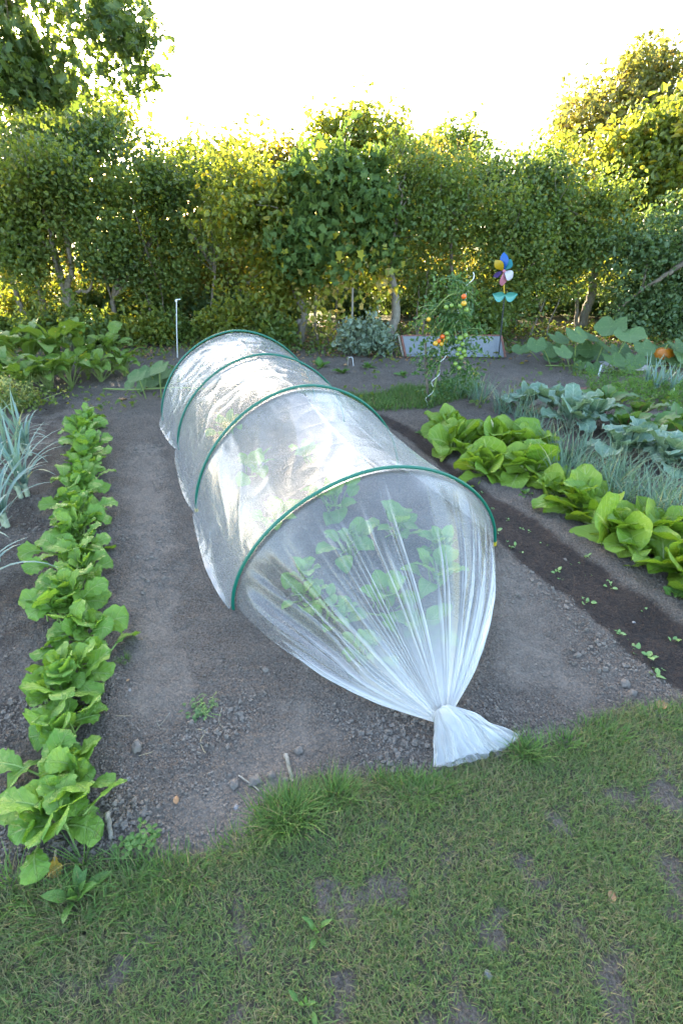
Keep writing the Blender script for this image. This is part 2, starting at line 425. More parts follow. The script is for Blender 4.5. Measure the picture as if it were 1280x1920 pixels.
def film_mat():
    """thin clear polythene: mostly transparent, a little milky, glossy at grazing angles; bunched film is milkier"""
    m, nt, out = nodes('polythene_film')
    ga = N(nt, 'Attribute', attribute_name='bunch').outputs['Fac']
    co = objco(nt)
    n1 = noise(nt, 9, 5, .6, co); n2 = noise(nt, 38, 3, .6, co)
    b = N(nt, 'Bump', Strength=.07, Distance=.010)
    nt.links.new(math_(nt, 'ADD', n1, math_(nt, 'MULTIPLY', n2, .3)), b.inputs['Height'])
    d = N(nt, 'BsdfDiffuse'); d.inputs[0].default_value = (.82, .83, .84, 1)
    t = N(nt, 'BsdfTranslucent'); t.inputs[0].default_value = (.82, .83, .84, 1)
    m1 = N(nt, 'MixShader', Fac=.5); nt.links.new(d.outputs[0], m1.inputs[1]); nt.links.new(t.outputs[0], m1.inputs[2])
    tr = N(nt, 'BsdfTransparent'); tr.inputs[0].default_value = (.97, .98, .98, 1)
    m2 = N(nt, 'MixShader')
    nt.links.new(math_(nt, 'ADD', math_(nt, 'MULTIPLY', ga, .62), maprange(nt, n1, .3, .7, FILM_MILK * .8, FILM_MILK * 1.2), True), m2.inputs[0])
    nt.links.new(tr.outputs[0], m2.inputs[1]); nt.links.new(m1.outputs[0], m2.inputs[2])
    g = N(nt, 'BsdfGlossy', Roughness=.25); g.inputs[0].default_value = (1, 1, 1, 1); nt.links.new(b.outputs[0], g.inputs['Normal'])
    lw = N(nt, 'LayerWeight', Blend=.5); nt.links.new(b.outputs[0], lw.inputs['Normal'])
    fr = math_(nt, 'ADD', math_(nt, 'MULTIPLY', math_(nt, 'POWER', lw.outputs['Facing'], 3.4), .40), .06, True)
    m3 = N(nt, 'MixShader'); nt.links.new(fr, m3.inputs[0])
    nt.links.new(m2.outputs[0], m3.inputs[1]); nt.links.new(g.outputs[0], m3.inputs[2])
    nt.links.new(m3.outputs[0], out.inputs[0]); return m
FILM_MILK = .18

M = dict(
    soil=soil_mat(), film=film_mat(),
    clod=plain('clod', (.21, .178, .152), .95, .12, var=.2, scale=30, bump=.6),
    wetclod=plain('wet_clod', (.05, .036, .031), .85, .25, var=.25, scale=30, bump=.6),
    stone=plain('stone', (.26, .25, .25), .8, .3, var=.2, scale=25, bump=.4),
    hoop=plain('green_plastic', (.004, .13, .085), .35, .5, var=.08, scale=60),
    yellow=plain('yellow_plastic', (.55, .42, .02), .45),
    string=plain('string', (.5, .5, .48), .8),
    lawn=grass_mat('lawn_grass', (.085, .145, .045), (.185, .25, .085), (.26, .225, .12), .26),
    tuft=grass_mat('long_grass', (.065, .14, .03), (.125, .21, .05), (.24, .2, .09), .06),
    mustard=leaf_mat('mustard_leaf', (.115, .245, .03), (.185, .31, .048), (.32, .44, .16), vfreq=5, vstr=.55, bump=.7, bscale=45),
    mustard_stalk=plain('pale_stalk', (.26, .38, .10), .5, .3),
    yleaf=leaf_mat('yellowed_leaf', (.55, .38, .04), (.62, .36, .06), (.6, .45, .15), vfreq=5, spots=(.35, .12, .02)),
    chicory=leaf_mat('chicory_leaf', (.125, .24, .02), (.23, .33, .035), (.38, .46, .16), vfreq=7, vstr=.65, trans=.28, rough=.42, bump=.8, bscale=38),
    chicory_rib=plain('chicory_rib', (.42, .48, .2), .4, .4),
    onion=grass_mat('onion_blade', (.115, .20, .135), (.18, .265, .19), (.42, .38, .2), .05, tip=(.22, .25, .16)),
    leek=grass_mat('leek_blade', (.14, .235, .21), (.20, .295, .27), (.40, .38, .22), .02, tip=(.27, .32, .26)),
    leekshaft=plain('leek_shaft', (.42, .48, .33), .5, .3),
    kale=leaf_mat('kale_leaf', (.10, .185, .12), (.165, .245, .165), (.33, .40, .31), vfreq=7, vstr=.7, trans=.2, rough=.5, edge=(.26, .34, .26)),
    kale_stalk=plain('kale_stalk', (.34, .40, .28), .5, .3),
    beet=leaf_mat('beet_leaf', (.06, .14, .03), (.11, .19, .05), (.20, .10, .06), vfreq=6, vstr=.5, rough=.35),
    beet_stalk=plain('beet_stalk', (.20, .03, .05), .4, .4),
    squash=leaf_mat('squash_leaf', (.06, .12, .04), (.095, .165, .055), (.20, .28, .11), vfreq=4, vstr=.5, rough=.6, trans=.25),
    squash_stalk=plain('squash_stalk', (.25, .33, .10), .5, .3),
    carrot=foliage_mat('carrot_leaf', (.09, .20, .03), (.14, .26, .045), trans=.3),
    weed=leaf_mat('weed_leaf', (.07, .16, .03), (.12, .22, .045), (.2, .3, .1), vfreq=4, trans=.3),
    seedling=leaf_mat('seedling_leaf', (.15, .29, .08), (.24, .37, .14), (.38, .46, .22), vfreq=3, trans=.3),
    dock=leaf_mat('dock_leaf', (.10, .19, .035), (.18, .26, .045), (.24, .3, .09), vfreq=7, trans=.35, spots=(.4, .3, .03)),
    inner=leaf_mat('young_squash_leaf', (.09, .22, .03), (.16, .30, .05), (.28, .38, .12), vfreq=5, trans=.35),
    tomato_leaf=foliage_mat('tomato_leaf', (.045, .115, .035), (.085, .17, .045), trans=.3),
    tomato_red=plain('ripe_tomato', (.72, .13, .015), .25, .5, var=.1, scale=15),
    tomato_yel=plain('turning_tomato', (.62, .36, .03), .25, .5, var=.1, scale=15),
    tomato_grn=plain('green_tomato', (.20, .30, .05), .25, .5, var=.1, scale=15),
    metal=plain('white_metal', (.72, .73, .74), .35, .5, var=.06, scale=40),
    wood=bark_mat('grey_wood', (.16, .14, .115), (.30, .27, .23)),
    redwood=plain('red_brown_wood', (.23, .10, .075), .7, .3, var=.25, scale=30, bump=.3),
    pane=plain('sky_toned_glass', (.15, .165, .19), .4, .35, var=.06, scale=4),  # reflected sky put into the pane as a grey-blue colour
    black=plain('dark_rod', (.03, .035, .05), .4),
    concrete=plain('concrete', (.38, .36, .36), .85, .2, var=.12, scale=15, bump=.3),
    pumpkin=plain('pumpkin_skin', (.50, .16, .008), .4, .5, var=.1, scale=10),
    dryleaf=leaf_mat('dry_leaf', (.30, .15, .08), (.40, .24, .12), (.42, .28, .16), vfreq=5, trans=.2, rough=.7),
    stick=bark_mat('dry_stick', (.24, .20, .16), (.42, .37, .31)),
    straw=plain('straw', (.42, .34, .22), .8, .2),
    bark=bark_mat('grey_bark', (.15, .128, .105), (.27, .24, .20)),
    bark2=bark_mat('brown_bark', (.12, .095, .075), (.24, .20, .16)),
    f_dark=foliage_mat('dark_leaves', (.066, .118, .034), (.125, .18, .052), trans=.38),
    f_mid=foliage_mat('mid_leaves', (.10, .165, .04), (.18, .235, .06), (.22, .21, .03), p3=.05),
    f_blue=foliage_mat('bluish_leaves', (.08, .15, .06), (.145, .21, .09), trans=.35),
    f_yel=foliage_mat('yellow_green_leaves', (.14, .19, .034), (.225, .26, .055), (.3, .26, .03), trans=.48, p3=.12),
    f_gold=foliage_mat('sun_gold_leaves', (.15, .165, .035), (.23, .22, .055), (.30, .22, .06), trans=.5, p3=.12),  # glow of the low sun put into the leaf colour as gold
    f_walnut=foliage_mat('walnut_leaves', (.145, .165, .05), (.215, .22, .08), (.24, .19, .07), trans=.45, p3=.1),
    f_hop=foliage_mat('hop_leaves', (.07, .13, .038), (.125, .185, .05), (.30, .28, .03), trans=.3, p3=.04, spec=.22, rough=.55),
    f_hopy=foliage_mat('yellowing_hop_leaves', (.17, .22, .03), (.33, .32, .05), (.42, .34, .12), trans=.35, p3=.25),
    f_silver=foliage_mat('silvery_leaves', (.17, .23, .17), (.24, .30, .23), trans=.25),
    f_flower=foliage_mat('yellow_blossom', (.36, .36, .12), (.46, .44, .16), (.16, .2, .05), trans=.3, p3=.3),
)
for nm, c in dict(blue=(.004, .09, .36), teal=(.0, .13, .14), white=(.42, .40, .43), pink=(.46, .17, .23), purple=(.10, .065, .24), gold=(.42, .28, .01), turq=(.07, .28, .24)).items():
    M[nm] = plain(nm + '_plastic', c, .4, .5, var=.06)

# ------------------------------------------------------------------ ground
AX = R(24.06)                                   # the beds run 24 degrees to the left
STRIP = [gp(*p) for p in ((700, 770), (790, 812), (875, 893), (999, 971), (1083, 1034), (1161, 1090), (1300, 1170), (1420, 1240), (1400, 1380), (1275, 1300), (1170, 1217), (1100, 1152), (1017, 1087), (964, 1047), (905, 985), (860, 905), (770, 828), (690, 778))]
LAWN = [gp(*p) for p in ((-900, 1720), (-200, 1690), (0, 1655), (110, 1650), (210, 1612), (310, 1608), (400, 1590), (462, 1545), (500, 1488), (560, 1472), (640, 1470), (700, 1480), (770, 1452), (840, 1452), (905, 1425), (985, 1398), (1045, 1385), (1100, 1355), (1200, 1332), (1280, 1315), (1600, 1250), (2200, 1180))] + [np.array([6, -2., 0]), np.array([-4, -2., 0])]
BACKG = [gp(*p) for p in ((560, 735), (640, 742), (700, 738), (760, 726), (820, 722), (880, 712), (900, 735), (800, 765), (700, 772), (600, 765))]
LROW0, LROW1 = gp(112, 1560), gp(168, 800)
def seg_d(x, y, a, b):
    e = (b - a)[:2]; t = np.clip(((x - a[0]) * e[0] + (y - a[1]) * e[1]) / (e @ e), 0, 1)
    return np.hypot(x - a[0] - t * e[0], y - a[1] - t * e[1])
TROD = [(gp(300, 1330), gp(275, 840), .13), (gp(560, 1380), gp(330, 1560), .14), (gp(1000, 1230), gp(950, 1080), .16), (gp(430, 1500), gp(330, 1580), .16), (gp(1050, 1270), gp(960, 1250), .12)]
def bare_spots(x, y):
    return sstep(.12, .42, fbm(x + 3, y, 7.5, 3) - .25 * sstep(.35, .0, poly_sd(x, y, LAWN)))
def masks(x, y):
    wv = .035 * fbm(x, y, 5, 4)
    wet = sstep(-.02, .035, poly_sd(x, y, STRIP) + wv)
    gra = sstep(-.05, .05, poly_sd(x, y, LAWN) + 1.6 * wv) * (1 - .85 * bare_spots(x, y))
    gra = np.maximum(gra, .7 * sstep(-.1, .1, poly_sd(x, y, BACKG) + 2 * wv))
    gra = np.maximum(gra, sstep(7.6, 9.0, y + .5 * fbm(x, y, .8, 3)) * .75)
    left = sstep(.50, .25, seg_d(x, y, LROW0, LROW1) + 2.5 * wv) * .0
    gard = sstep(.12, .3, (gp(100, 1500)[0] - .02 - .43 * (y - 1)) - x) * .62       # moister dug soil beyond the left row
    trod = 0
    for a, b, w in TROD: trod = np.maximum(trod, sstep(w * 1.4, w * .3, seg_d(x, y, a, b) + 3.5 * wv) * (.65 + .35 * sstep(-.2, .2, fbm(x, y, 12, 3))))
    wet = np.maximum(wet, gard * sstep(-.25, .2, fbm(x, y, 4, 3)))
    return wet, gra, trod * (1 - wet)
def height(x, y, fine=True):
    x = np.asarray(x, float); y = np.asarray(y, float)
    h = .014 * fbm(x, y, 1.1, 2)
    sd = poly_sd(x, y, STRIP)
    h = h - .028 * sstep(-.05, .10, sd)
    h = h + .014 * sstep(-.10, .12, poly_sd(x, y, LAWN))
    h = h + .02 * sstep(.35, .1, seg_d(x, y, LROW0, LROW1))
    if fine:
        wet, gra, trod = masks(x, y)
        near = sstep(9, 4, y)
        rough = np.clip(1 - .55 * trod - .6 * gra, .2, 1)
        h = h + near * rough * (.009 * fbm(x, y, 9, 3) + .011 * np.abs(fbm(x, y, 24, 3)) + .009 * np.abs(fbm(x, y, 60, 2)))
    return h
def ground_z(x, y): return float(height(np.array([x]), np.array([y]), False)[0])
def G(px, py, dz=0.0):
    p = gp(px, py); p[2] = ground_z(p[0], p[1]) + dz; return p

def build_ground():
    def far(a0, st, lim):
        out = []; q = a0
        while q < lim: out.append(q); st *= 1.13; q += st
        return np.array(out)
    xs = np.concatenate([np.arange(0, 1.6, .0066), np.arange(1.6, 2.8, .013), far(2.8, .013, 160)]); xs = np.concatenate([-xs[:0:-1], xs])
    ys = np.concatenate([-np.geomspace(.02, 40, 24)[::-1] + .2, np.arange(.21, .6, .013), np.arange(.6, 2.9, .0066), np.arange(2.9, 5.4, .013), far(5.4, .013, 220)])
    X, Y = np.meshgrid(xs, ys, indexing='ij')
    x, y = X.ravel(), Y.ravel()
    Z = height(x, y); wet, gra, trod = masks(x, y)
    mb = MB(); mb.add(np.stack([x, y, Z], 1), grid_faces(len(xs), len(ys))[:, ::-1])
    o = mb.build('ground', M['soil']); o['kind'] = 'structure'
    for n, a in (('wet', wet), ('grassy', gra), ('trod', trod)):
        at_ = o.data.attributes.new(n, 'FLOAT', 'POINT'); at_.data.foreach_set('value', a)
build_ground()

# crumbs and clods of earth
def clods():
    rng = np.random.default_rng(5)
    for wetp, name, mat, n in ((0, 'soil_crumbs', M['clod'], 170000), (1, 'damp_soil_crumbs', M['wetclod'], 9000)):
        x = rng.uniform(-1, 1, n * 4); y = .4 + 6.8 * rng.random(n * 4)**1.9
        x = x * (1.5 + .62 * y)
        wet, gra, trod = masks(x, y)
        cl = sstep(-.15, .45, fbm(x, y, 2.3, 3))
        dens = (1 - gra) * sstep(.04, -.03, poly_sd(x, y, LAWN)) * (wet if wetp else 1 - wet) * (1 - .55 * trod) * (.35 + 1.1 * cl)
        k = rng.random(len(x)) < dens
        x, y, cl = x[k][:n], y[k][:n], cl[k][:n]; m = len(x)
        r = np.clip(.0011 * rng.pareto(1.75, m) + .0018, 0, .004 + .0095 * cl**2 * rng.random(m))
        z = height(x, y); mb = MB()
        for big, I in ((False, ICO1), (True, ICO2)):
            q = np.where((r > .007) == big)[0]; nv = len(I[0])
            if not len(q): continue
            V = I[0][None] * np.clip(1 + .30 * rng.normal(size=(len(q), nv, 1)), .45, 1.7) * rng.uniform(.65, 1.3, (len(q), 1, 3)) * [1, 1, .8]
            V = V * r[q][:, None, None] + np.stack([x[q], y[q], z[q] + r[q] * .2], 1)[:, None]
            mb.add(V.reshape(-1, 3), ((np.arange(len(q)) * nv)[:, None, None] + I[1][None]).reshape(-1, 3))
        o = mb.build(name, mat, smooth=False); o['kind'] = 'stuff'; o['label'] = 'loose crumbs of ' + ('dark damp' if wetp else 'dry grey') + ' earth scattered over the bed'; o['category'] = 'soil crumbs'
clods()
rng = np.random.default_rng(21)
def rock(px, py, r, label, cat='stone', mat='clod', flat=.7, group=None, name='stone'):
    r *= .85
    p = G(px, py); V = ICO3[0].copy()
    V *= (1 + .36 * perlin(V[:, 0] * 1.3 + px, V[:, 1] * 1.3 + V[:, 2]) + .22 * perlin(V[:, 0] * 3.3 + px, V[:, 1] * 3.3 - V[:, 2] * 3) + .10 * rng.normal(size=len(V)))[:, None]
    V *= np.array([1, rng.uniform(.7, 1), flat]); V = rotz(V, rng.random() * 6)
    mb = MB(); mb.add(p + np.array([0, 0, r * flat * .25]) + V * r, ICO3[1])
    tag(mb.build(name, M[mat], loc=p), label, cat, group)
for px, py, r, fl, lb, nm in ((258, 1405, .028, .8, 'roundish brown-grey lump of dry earth beside the mustard row', 'clod'),
    (560, 1408, .023, .75, 'rounded grey clod behind the pale stick', 'clod'), (478, 1465, .026, .6, 'broad grey clod left of the pale stick near the grass', 'clod'),
    (440, 1472, .020, .8, 'leftmost grey clod of the cluster by the long grass tuft', 'clod'), (510, 1455, .017, .8, 'small grey clod just left of the pale stick', 'clod'),
    (535, 1465, .014, .8, 'small clod touching the lower end of the pale stick', 'clod'), (443, 1515, .012, .5, 'small bluish stone at the edge of the long grass tuft', 'stone'),
    (498, 1255, .017, .7, 'crumbly clod near the left hem of the film', 'clod'), (575, 1255, .015, .7, 'clod close to the left hem of the film, right of another clod', 'clod'),
    (245, 1300, .011, .4, 'flat bluish stone chip beside the mustard row, farther one', 'stone'), (243, 1465, .012, .4, 'flat bluish stone chip beside the mustard row, nearer one', 'stone'),
    (1170, 1281, .027, .6, 'angular grey clod by the lawn corner under the dark strip', 'clod'), (1185, 1300, .022, .7, 'grey clod just right of the angular one by the lawn corner', 'clod'),
    (935, 1375, .024, .6, 'grey clod beside the right tip of the tied film tail', 'clod'), (1060, 1045, .02, .5, 'pale clod at the far edge of the dark strip under the chicory', 'clod'),
    (1190, 1160, .010, .6, 'small pale pebble lying on the dark strip', 'pebble'), (912, 1833, .013, .7, 'small light grey stone lying in the short lawn', 'stone'),
    (205, 1280, .012, .7, 'little tan pebble at the edge of the mustard row', 'pebble')):
    rock(px, py, r, lb, nm, 'stone' if nm != 'clod' else 'clod', fl, name=nm)

# ------------------------------------------------------------------ lawn
def lawn():
    rng = np.random.default_rng(3)
    mb = MB()
    n = 1000000
    x = rng.uniform(-1.9, 2.6, n); y = rng.uniform(-.15, 1.75, n)
    sd = poly_sd(x, y, LAWN) + .07 * fbm(x, y, 5, 3)
    dens = sstep(-.03, .05, sd) * (1 - .9 * bare_spots(x, y)) * (.62 + .38 * sstep(-.3, .3, fbm(x, y - 5, 3, 2)))
    dens *= np.where((x > -1.25) & (x < 1.75) & (y > .22), 1.0, .35)
    k = rng.random(n) < dens * .8
    x, y, sd = x[k], y[k], sd[k]; n = len(x)
    tuft = sstep(.16, .02, sd) * sstep(-.05, .35, fbm(x + 9, y, 4.5, 2))
    L = rng.uniform(.016, .042, n) * (1 + .35 * tuft + .25 * fbm(x, y, 3, 2))
    blades(mb, np.stack([x, y, height(x, y, False) - .002], 1), rng.random(n) * 6.283, R(1) * rng.uniform(18, 85, n), R(1) * rng.uniform(0, 70, n), L, rng.uniform(.0012, .0032, n), k=3, twist=rng.normal(0, .6, n))
    tag(mb.build('lawn_grass', M['lawn']), 'short patchy mown grass with bare earth showing through', 'lawn', kind='stuff')
    mb = MB()
    T = [(540, 1535, .10, 520, .12), (505, 1560, .07, 160, .09), (630, 1500, .06, 240, .12), (720, 1470, .035, 110, .08), (790, 1490, .10, 300, .08), (985, 1415, .05, 220, .11), (1060, 1400, .06, 160, .08),
         (1130, 1380, .1, 200, .07), (1240, 1350, .1, 240, .06), (850, 1475, .08, 120, .06), (250, 1660, .12, 240, .09), (330, 1640, .10, 200, .08), (130, 1720, .12, 240, .09), (20, 1680, .09, 160, .11), (300, 1740, .12, 160, .07), (660, 1600, .15, 120, .06), (440, 1590, .06, 90, .08)]
    for px, py, r, n, L in T:
        p = gp(px, py); a = rng.random(n) * 6.283; q = r * np.sqrt(rng.random(n)) * .8
        x = p[0] + q * np.cos(a) + .02 * rng.normal(size=n); y = p[1] + q * np.sin(a) * .75
        blades(mb, np.stack([x, y, height(x, y, False) - .002], 1), a + rng.normal(0, .9, n), R(1) * rng.uniform(40, 88, n), R(1) * rng.uniform(15, 85, n), L * rng.uniform(.35, 1, n), rng.uniform(.002, .0042, n), k=4, twist=rng.normal(0, .5, n))
    tag(mb.build('long_grass', M['tuft']), 'longer grass straggling along the edge between lawn and bed', 'grass', kind='stuff')
    mb = MB(); n = 9000                                            # the strip of grass behind the tunnel
    x = rng.uniform(-.6, 1.8, n * 3); y = rng.uniform(4.5, 6.2, n * 3)
    k = rng.random(n * 3) < sstep(-.06, .06, poly_sd(x, y, BACKG) + .1 * fbm(x, y, 4, 2)); x, y = x[k][:n], y[k][:n]
    blades(mb, np.stack([x, y, height(x, y, False)], 1), rng.random(len(x)) * 6.28, R(1) * rng.uniform(40, 88, len(x)), R(1) * rng.uniform(0, 60, len(x)), rng.uniform(.04, .10, len(x)), rng.uniform(.004, .007, len(x)), k=3)
    tag(mb.build('grass_strip', M['tuft']), 'narrow strip of green grass crossing behind the tunnel', 'grass', kind='stuff')
    mb = MB(); n = 22000                                            # ground cover under the hedge and thin moss behind the left row
    x = rng.uniform(-7, 7, n); y = rng.uniform(4.6, 9.5, n)
    dens = sstep(6.6, 8.2, y + .35 * np.abs(x - .5) * 0 + .9 * fbm(x, y, .9, 3)) + .6 * sstep(.05, .4, fbm(x, y, 2.2, 3)) * (np.abs(x + .9) > .9)
    k = rng.random(n) < dens; x, y = x[k], y[k]; n = len(x)
    leaf_cloud(mb, np.stack([x, y, height(x, y, False) + rng.uniform(.01, .12, n)], 1), rng.uniform(.03, .075, n), rng, up=1.2)
    tag(mb.build('ground_cover', M['f_mid']), 'low weeds and seedlings covering the earth in front of the hedge', 'ground cover', kind='stuff')
    mb = MB(); n = 5000                                             # dry litter
    x = rng.uniform(-6, 6, n); y = rng.uniform(6.2, 10, n); k = rng.random(n) < sstep(6.5, 7.6, y + .4 * fbm(x, y, 1, 2)); x, y = x[k], y[k]; n = len(x)
    leaf_cloud(mb, np.stack([x, y, height(x, y, False) + rng.uniform(.005, .02, n)], 1), rng.uniform(.03, .07, n), rng, up=2.5)
    tag(mb.build('leaf_litter', M['dryleaf']), 'dry brown leaf litter under the hedge', 'leaf litter', kind='stuff')
lawn()

# ------------------------------------------------------------------ the film tunnel
HOOPS = [((-.5144, 1.7921), .359, 1.483, .614), ((-.9253, 2.7057), .44, 1.484, .725), ((-1.3453, 3.7472), .425, 1.49, .690), ((-1.6990, 4.4450), .39, 1.52, .755)]
def hoop_pt(hp, v, grow=0.0, sz=1.0):
    (lx, ly), ang, W, h = hp; v = np.asarray(v, float)
    t = np.pi * v; c, s = np.cos(t), np.sin(t); e = 1.08
    cc = np.sign(c) * np.abs(c)**e; ss = np.clip(s, 0, 1)**e
    r = W / 2 - cc * (W / 2 + grow)
    return np.stack([lx + r * math.cos(ang), ly + r * math.sin(ang), (h * sz + grow) * ss], -1)
KNOT = gp(829, 1338, .075)
def folds(v, n, rng, w0=.004, w1=.016):
    """irregular sharp pleats along a sheet"""
    out = np.zeros_like(v)
    for _ in range(n):
        c = rng.random(); w = rng.uniform(w0, w1); a = rng.uniform(.4, 1) * (1 if rng.random() < .7 else -.7)
        out += a * np.clip(1 - np.abs(v - c) / w, 0, 1)**1.4
    return out
def tunnel():
    rng = np.random.default_rng(8)
    base = np.array([-.3, 3.0, 0]) ; base[:2] = np.mean([hoop_pt(h, np.array([.5]))[0, :2] for h in HOOPS], 0)
    T = thing('film_tunnel', 'clear polythene row tunnel on four green hoops with its near end gathered and tied', 'row tunnel', base)
    # --- cover over the hoops
    nv = 220; v = np.linspace(0, 1, nv); rows = []; uu = []; bun = []
    seg = [130, 110, 90]
    for k in range(3):
        A, B = HOOPS[k], HOOPS[k + 1]; m = seg[k]
        for j in range(m + (k == 2)):
            t = j / m
            pa, pb = hoop_pt(A, v), hoop_pt(B, v)
            P = pa * (1 - t) + pb * t
            sag = (.055, .05, .06)[k] * math.sin(math.pi * t)**.8 + .012
            cx = (pa[0] * (1 - t) + pb[0] * t + pa[-1] * (1 - t) + pb[-1] * t) / 2
            P = cx + (P - cx) * np.array([1, 1, 1 - sag])
            side = (P - cx) * np.array([1, 1, 0]); sl = np.linalg.norm(side, axis=1)[:, None] + 1e-9
            P = P - side / sl * (np.sin(np.pi * v)[:, None]**.5) * .02 * math.sin(math.pi * t)
            # the hem spreads outward on the soil between the feet
            hem = (np.exp(-v / .035) + np.exp(-(1 - v) / .035))[:, None]
            P = P + side / sl * hem * (.03 + .045 * math.sin(math.pi * t)**.7 * (1 + .12 * math.sin(7 * t + k)))
            rows.append(P); uu.append(np.full(nv, k + t)); bun.append(np.full(nv, 0.0))
    P = np.array(rows); U = np.array(uu); nu = len(P)
    Vv = np.tile(v, (nu, 1))
    du = np.gradient(P, axis=0); dv = np.gradient(P, axis=1); nn = np.cross(dv, du); nn /= np.linalg.norm(nn, axis=2)[..., None] + 1e-9
    tt = U - np.floor(np.minimum(U, 2.9999)); env = np.sin(np.pi * np.clip(tt, 0, 1))**.6
    # diagonal creases, stronger towards the back, and the folds left by the packet
    cr = (1 - np.abs(perlin(U * 3.1 + Vv * 4.2, Vv * 6.5 - U * 1.1)) * 2.6); cr = np.clip(cr, 0, 1)**3
    cr2 = (1 - np.abs(perlin(U * 6.0 - Vv * 9 + 40, Vv * 14 + U * 5)) * 2.6); cr2 = np.clip(cr2, 0, 1)**3
    cr3 = np.clip(1 - np.abs(perlin(U * 1.3 + Vv * 1.5 + 11, Vv * 13 - U * 1.7)) * 3.0, 0, 1)**3
    amt = .0018 + .0085 * sstep(.9, 2.0, U)
    d = env * (amt * cr + amt * .2 * cr2 + .0045 * cr3 + (.003 + .007 * sstep(.9, 2, U)) * perlin(U * 2.1, Vv * 5 + 7))
    ten = np.clip(np.minimum(tt, 1 - tt) / .16, 0, 1)              # little tension folds fanning from each hoop
    d += .006 * np.sin(np.pi * ten) * np.clip(perlin(Vv * 46 + 3 * np.floor(U), U * 2), 0, 1) * 1.3
    for c in (.30, .44, .60): d += .0014 * np.exp(-((Vv - c) / .0035)**2)
    for c in np.arange(.12, 3, .24): d += .0007 * np.exp(-((U - c) / .007)**2) * (Vv > .3) * (Vv < .62)
    d += .004 * (np.exp(-Vv / .10) + np.exp(-(1 - Vv) / .10)) * perlin(U * 13, Vv * 9)
    P = P + nn * d[..., None]
    gz = height(P[..., 0].ravel(), P[..., 1].ravel(), False).reshape(P.shape[:2]) + .012
    P[..., 2] = np.maximum(P[..., 2] + gz * (1 - np.sin(np.pi * Vv)), gz)
    bun = .14 * (np.exp(-Vv / .03) + np.exp(-(1 - Vv) / .03)) + .10 * cr * env + .07 * cr3 * env + .05
    mb = MB(); mb.add(P.reshape(-1, 3), grid_faces(nu, nv), np.stack([U.ravel() / 3, Vv.ravel()], 1), a=bun.ravel())
    mb.build('cover', M['film'], T, attr='bunch')
    # --- gathered ends
    def cone(hp, K, hd, seed, nt, nv, back=False):
        rg = np.random.default_rng(seed)
        v = np.linspace(0, 1, nv); t = np.linspace(0, 1, nt)
        A = hoop_pt(hp, v, -.006)
        outw = np.array([math.sin(hp[1]), -math.cos(hp[1]), 0]) * (-1 if back else 1)
        th = np.pi * v; rr = .034
        ring = K + np.stack([-np.cos(th) * rr * math.cos(hd), -np.cos(th) * rr * math.sin(hd), np.sin(th) * rr * 1.1 - .03], 1)
        rad = np.stack([-np.cos(th) * math.cos(hp[1]), -np.cos(th) * math.sin(hp[1]), np.sin(th)], 1)
        F1 = folds(np.linspace(0, 1, 2400), 40, rg, .003, .009); F2 = folds(np.linspace(0, 1, 2400), 26, rg, .004, .015); VV = np.linspace(0, 1, 2400); f3 = perlin(v * 9, v * 0 + seed)
        P = np.zeros((nt, nv, 3)); Bn = np.zeros((nt, nv))
        start = .05 + .55 * (.5 + .5 * perlin(v * 31, v * 0 + 3.3))     # some pleats only begin half-way
        for i, s in enumerate(t):
            q = s**.92
            vw = v + (1 - s) * (.020 * perlin(v * 5, v * 0 + s * 2.2) + .007 * perlin(v * 17 + 5, v * 0 + s * 4.5)) * min(1, s * 5)
            f1 = np.interp(vw, VV, F1) * (.75 + .5 * perlin(v * 23, v * 0 + s * 5)); f2 = np.interp(vw, VV, F2)
            b = .075 * math.sin(math.pi * s)**.9
            P[i] = A * (1 - q) + ring * q + rad * b * np.array([1, 1, .75]) + outw * .02 * math.sin(math.pi * s)
            e1 = sstep(.0, .5, s) * (1 - sstep(.82, 1.0, s) * .72)
            e2 = sstep(start, start + .35, s) * (1 - sstep(.8, 1.0, s) * .8)
            e0 = (sstep(0, .12, s)) * (1 - s)
            P[i] += rad * (.028 * e1 * f1 + .026 * e2 * f2 + .035 * e0 * f3 + .010 * e0 * perlin(v * 22, v * 0 + s * 3))[:, None]
            Bn[i] = np.clip(-.10 + .95 * e1 * np.clip(np.abs(f1), 0, 1)**1.3 * (.5 + s) + .7 * e2 * np.clip(np.abs(f2), 0, 1) + .80 * sstep(.55, 1.0, s) + .16 * sstep(.3, .8, s), -.1, 1)
        if not back:                                                   # the loose flap sagging at the left side
            fl = np.exp(-((v - .13) / .055)**2)
            for i, s in enumerate(t):
                w = fl * math.sin(math.pi * min(1, s / .75))**1.2 if s < .75 else fl * 0
                P[i] -= rad * (.11 * w)[:, None]; P[i, :, 2] += .03 * w * np.sin(v * 120)
        gz = height(P[..., 0].ravel(), P[..., 1].ravel(), False).reshape(nt, nv)
        P[..., 2] = np.maximum(P[..., 2], gz + .010 + .012 * np.abs(perlin(np.tile(v * 50, (nt, 1)), np.tile(t[:, None] * 9, (1, nv)))))
        mb = MB(); uv = np.stack([np.repeat(t, nv), np.tile(v, nt)], 1)
        mb.add(P.reshape(-1, 3), grid_faces(nt, nv), uv, a=Bn.ravel())
        return mb
    cone(HOOPS[0], KNOT, R(22), 4, 110, 640).build('gathered_end', M['film'], T, attr='bunch')
    bk = hoop_pt(HOOPS[3], np.array([.5]))[0]; bk = bk + np.array([-.42, .95, 0]); bk[2] = .06
    cone(HOOPS[3], bk, R(22), 9, 60, 260, True).build('gathered_end', M['film'], T, attr='bunch')
    # --- the tail beyond the knot
    E_ = np.array([gp(*p) for p in ((811, 1442), (830, 1443), (850, 1441), (880, 1434), (905, 1428), (914, 1424), (917, 1417), (938, 1412), (955, 1402), (972, 1387))])
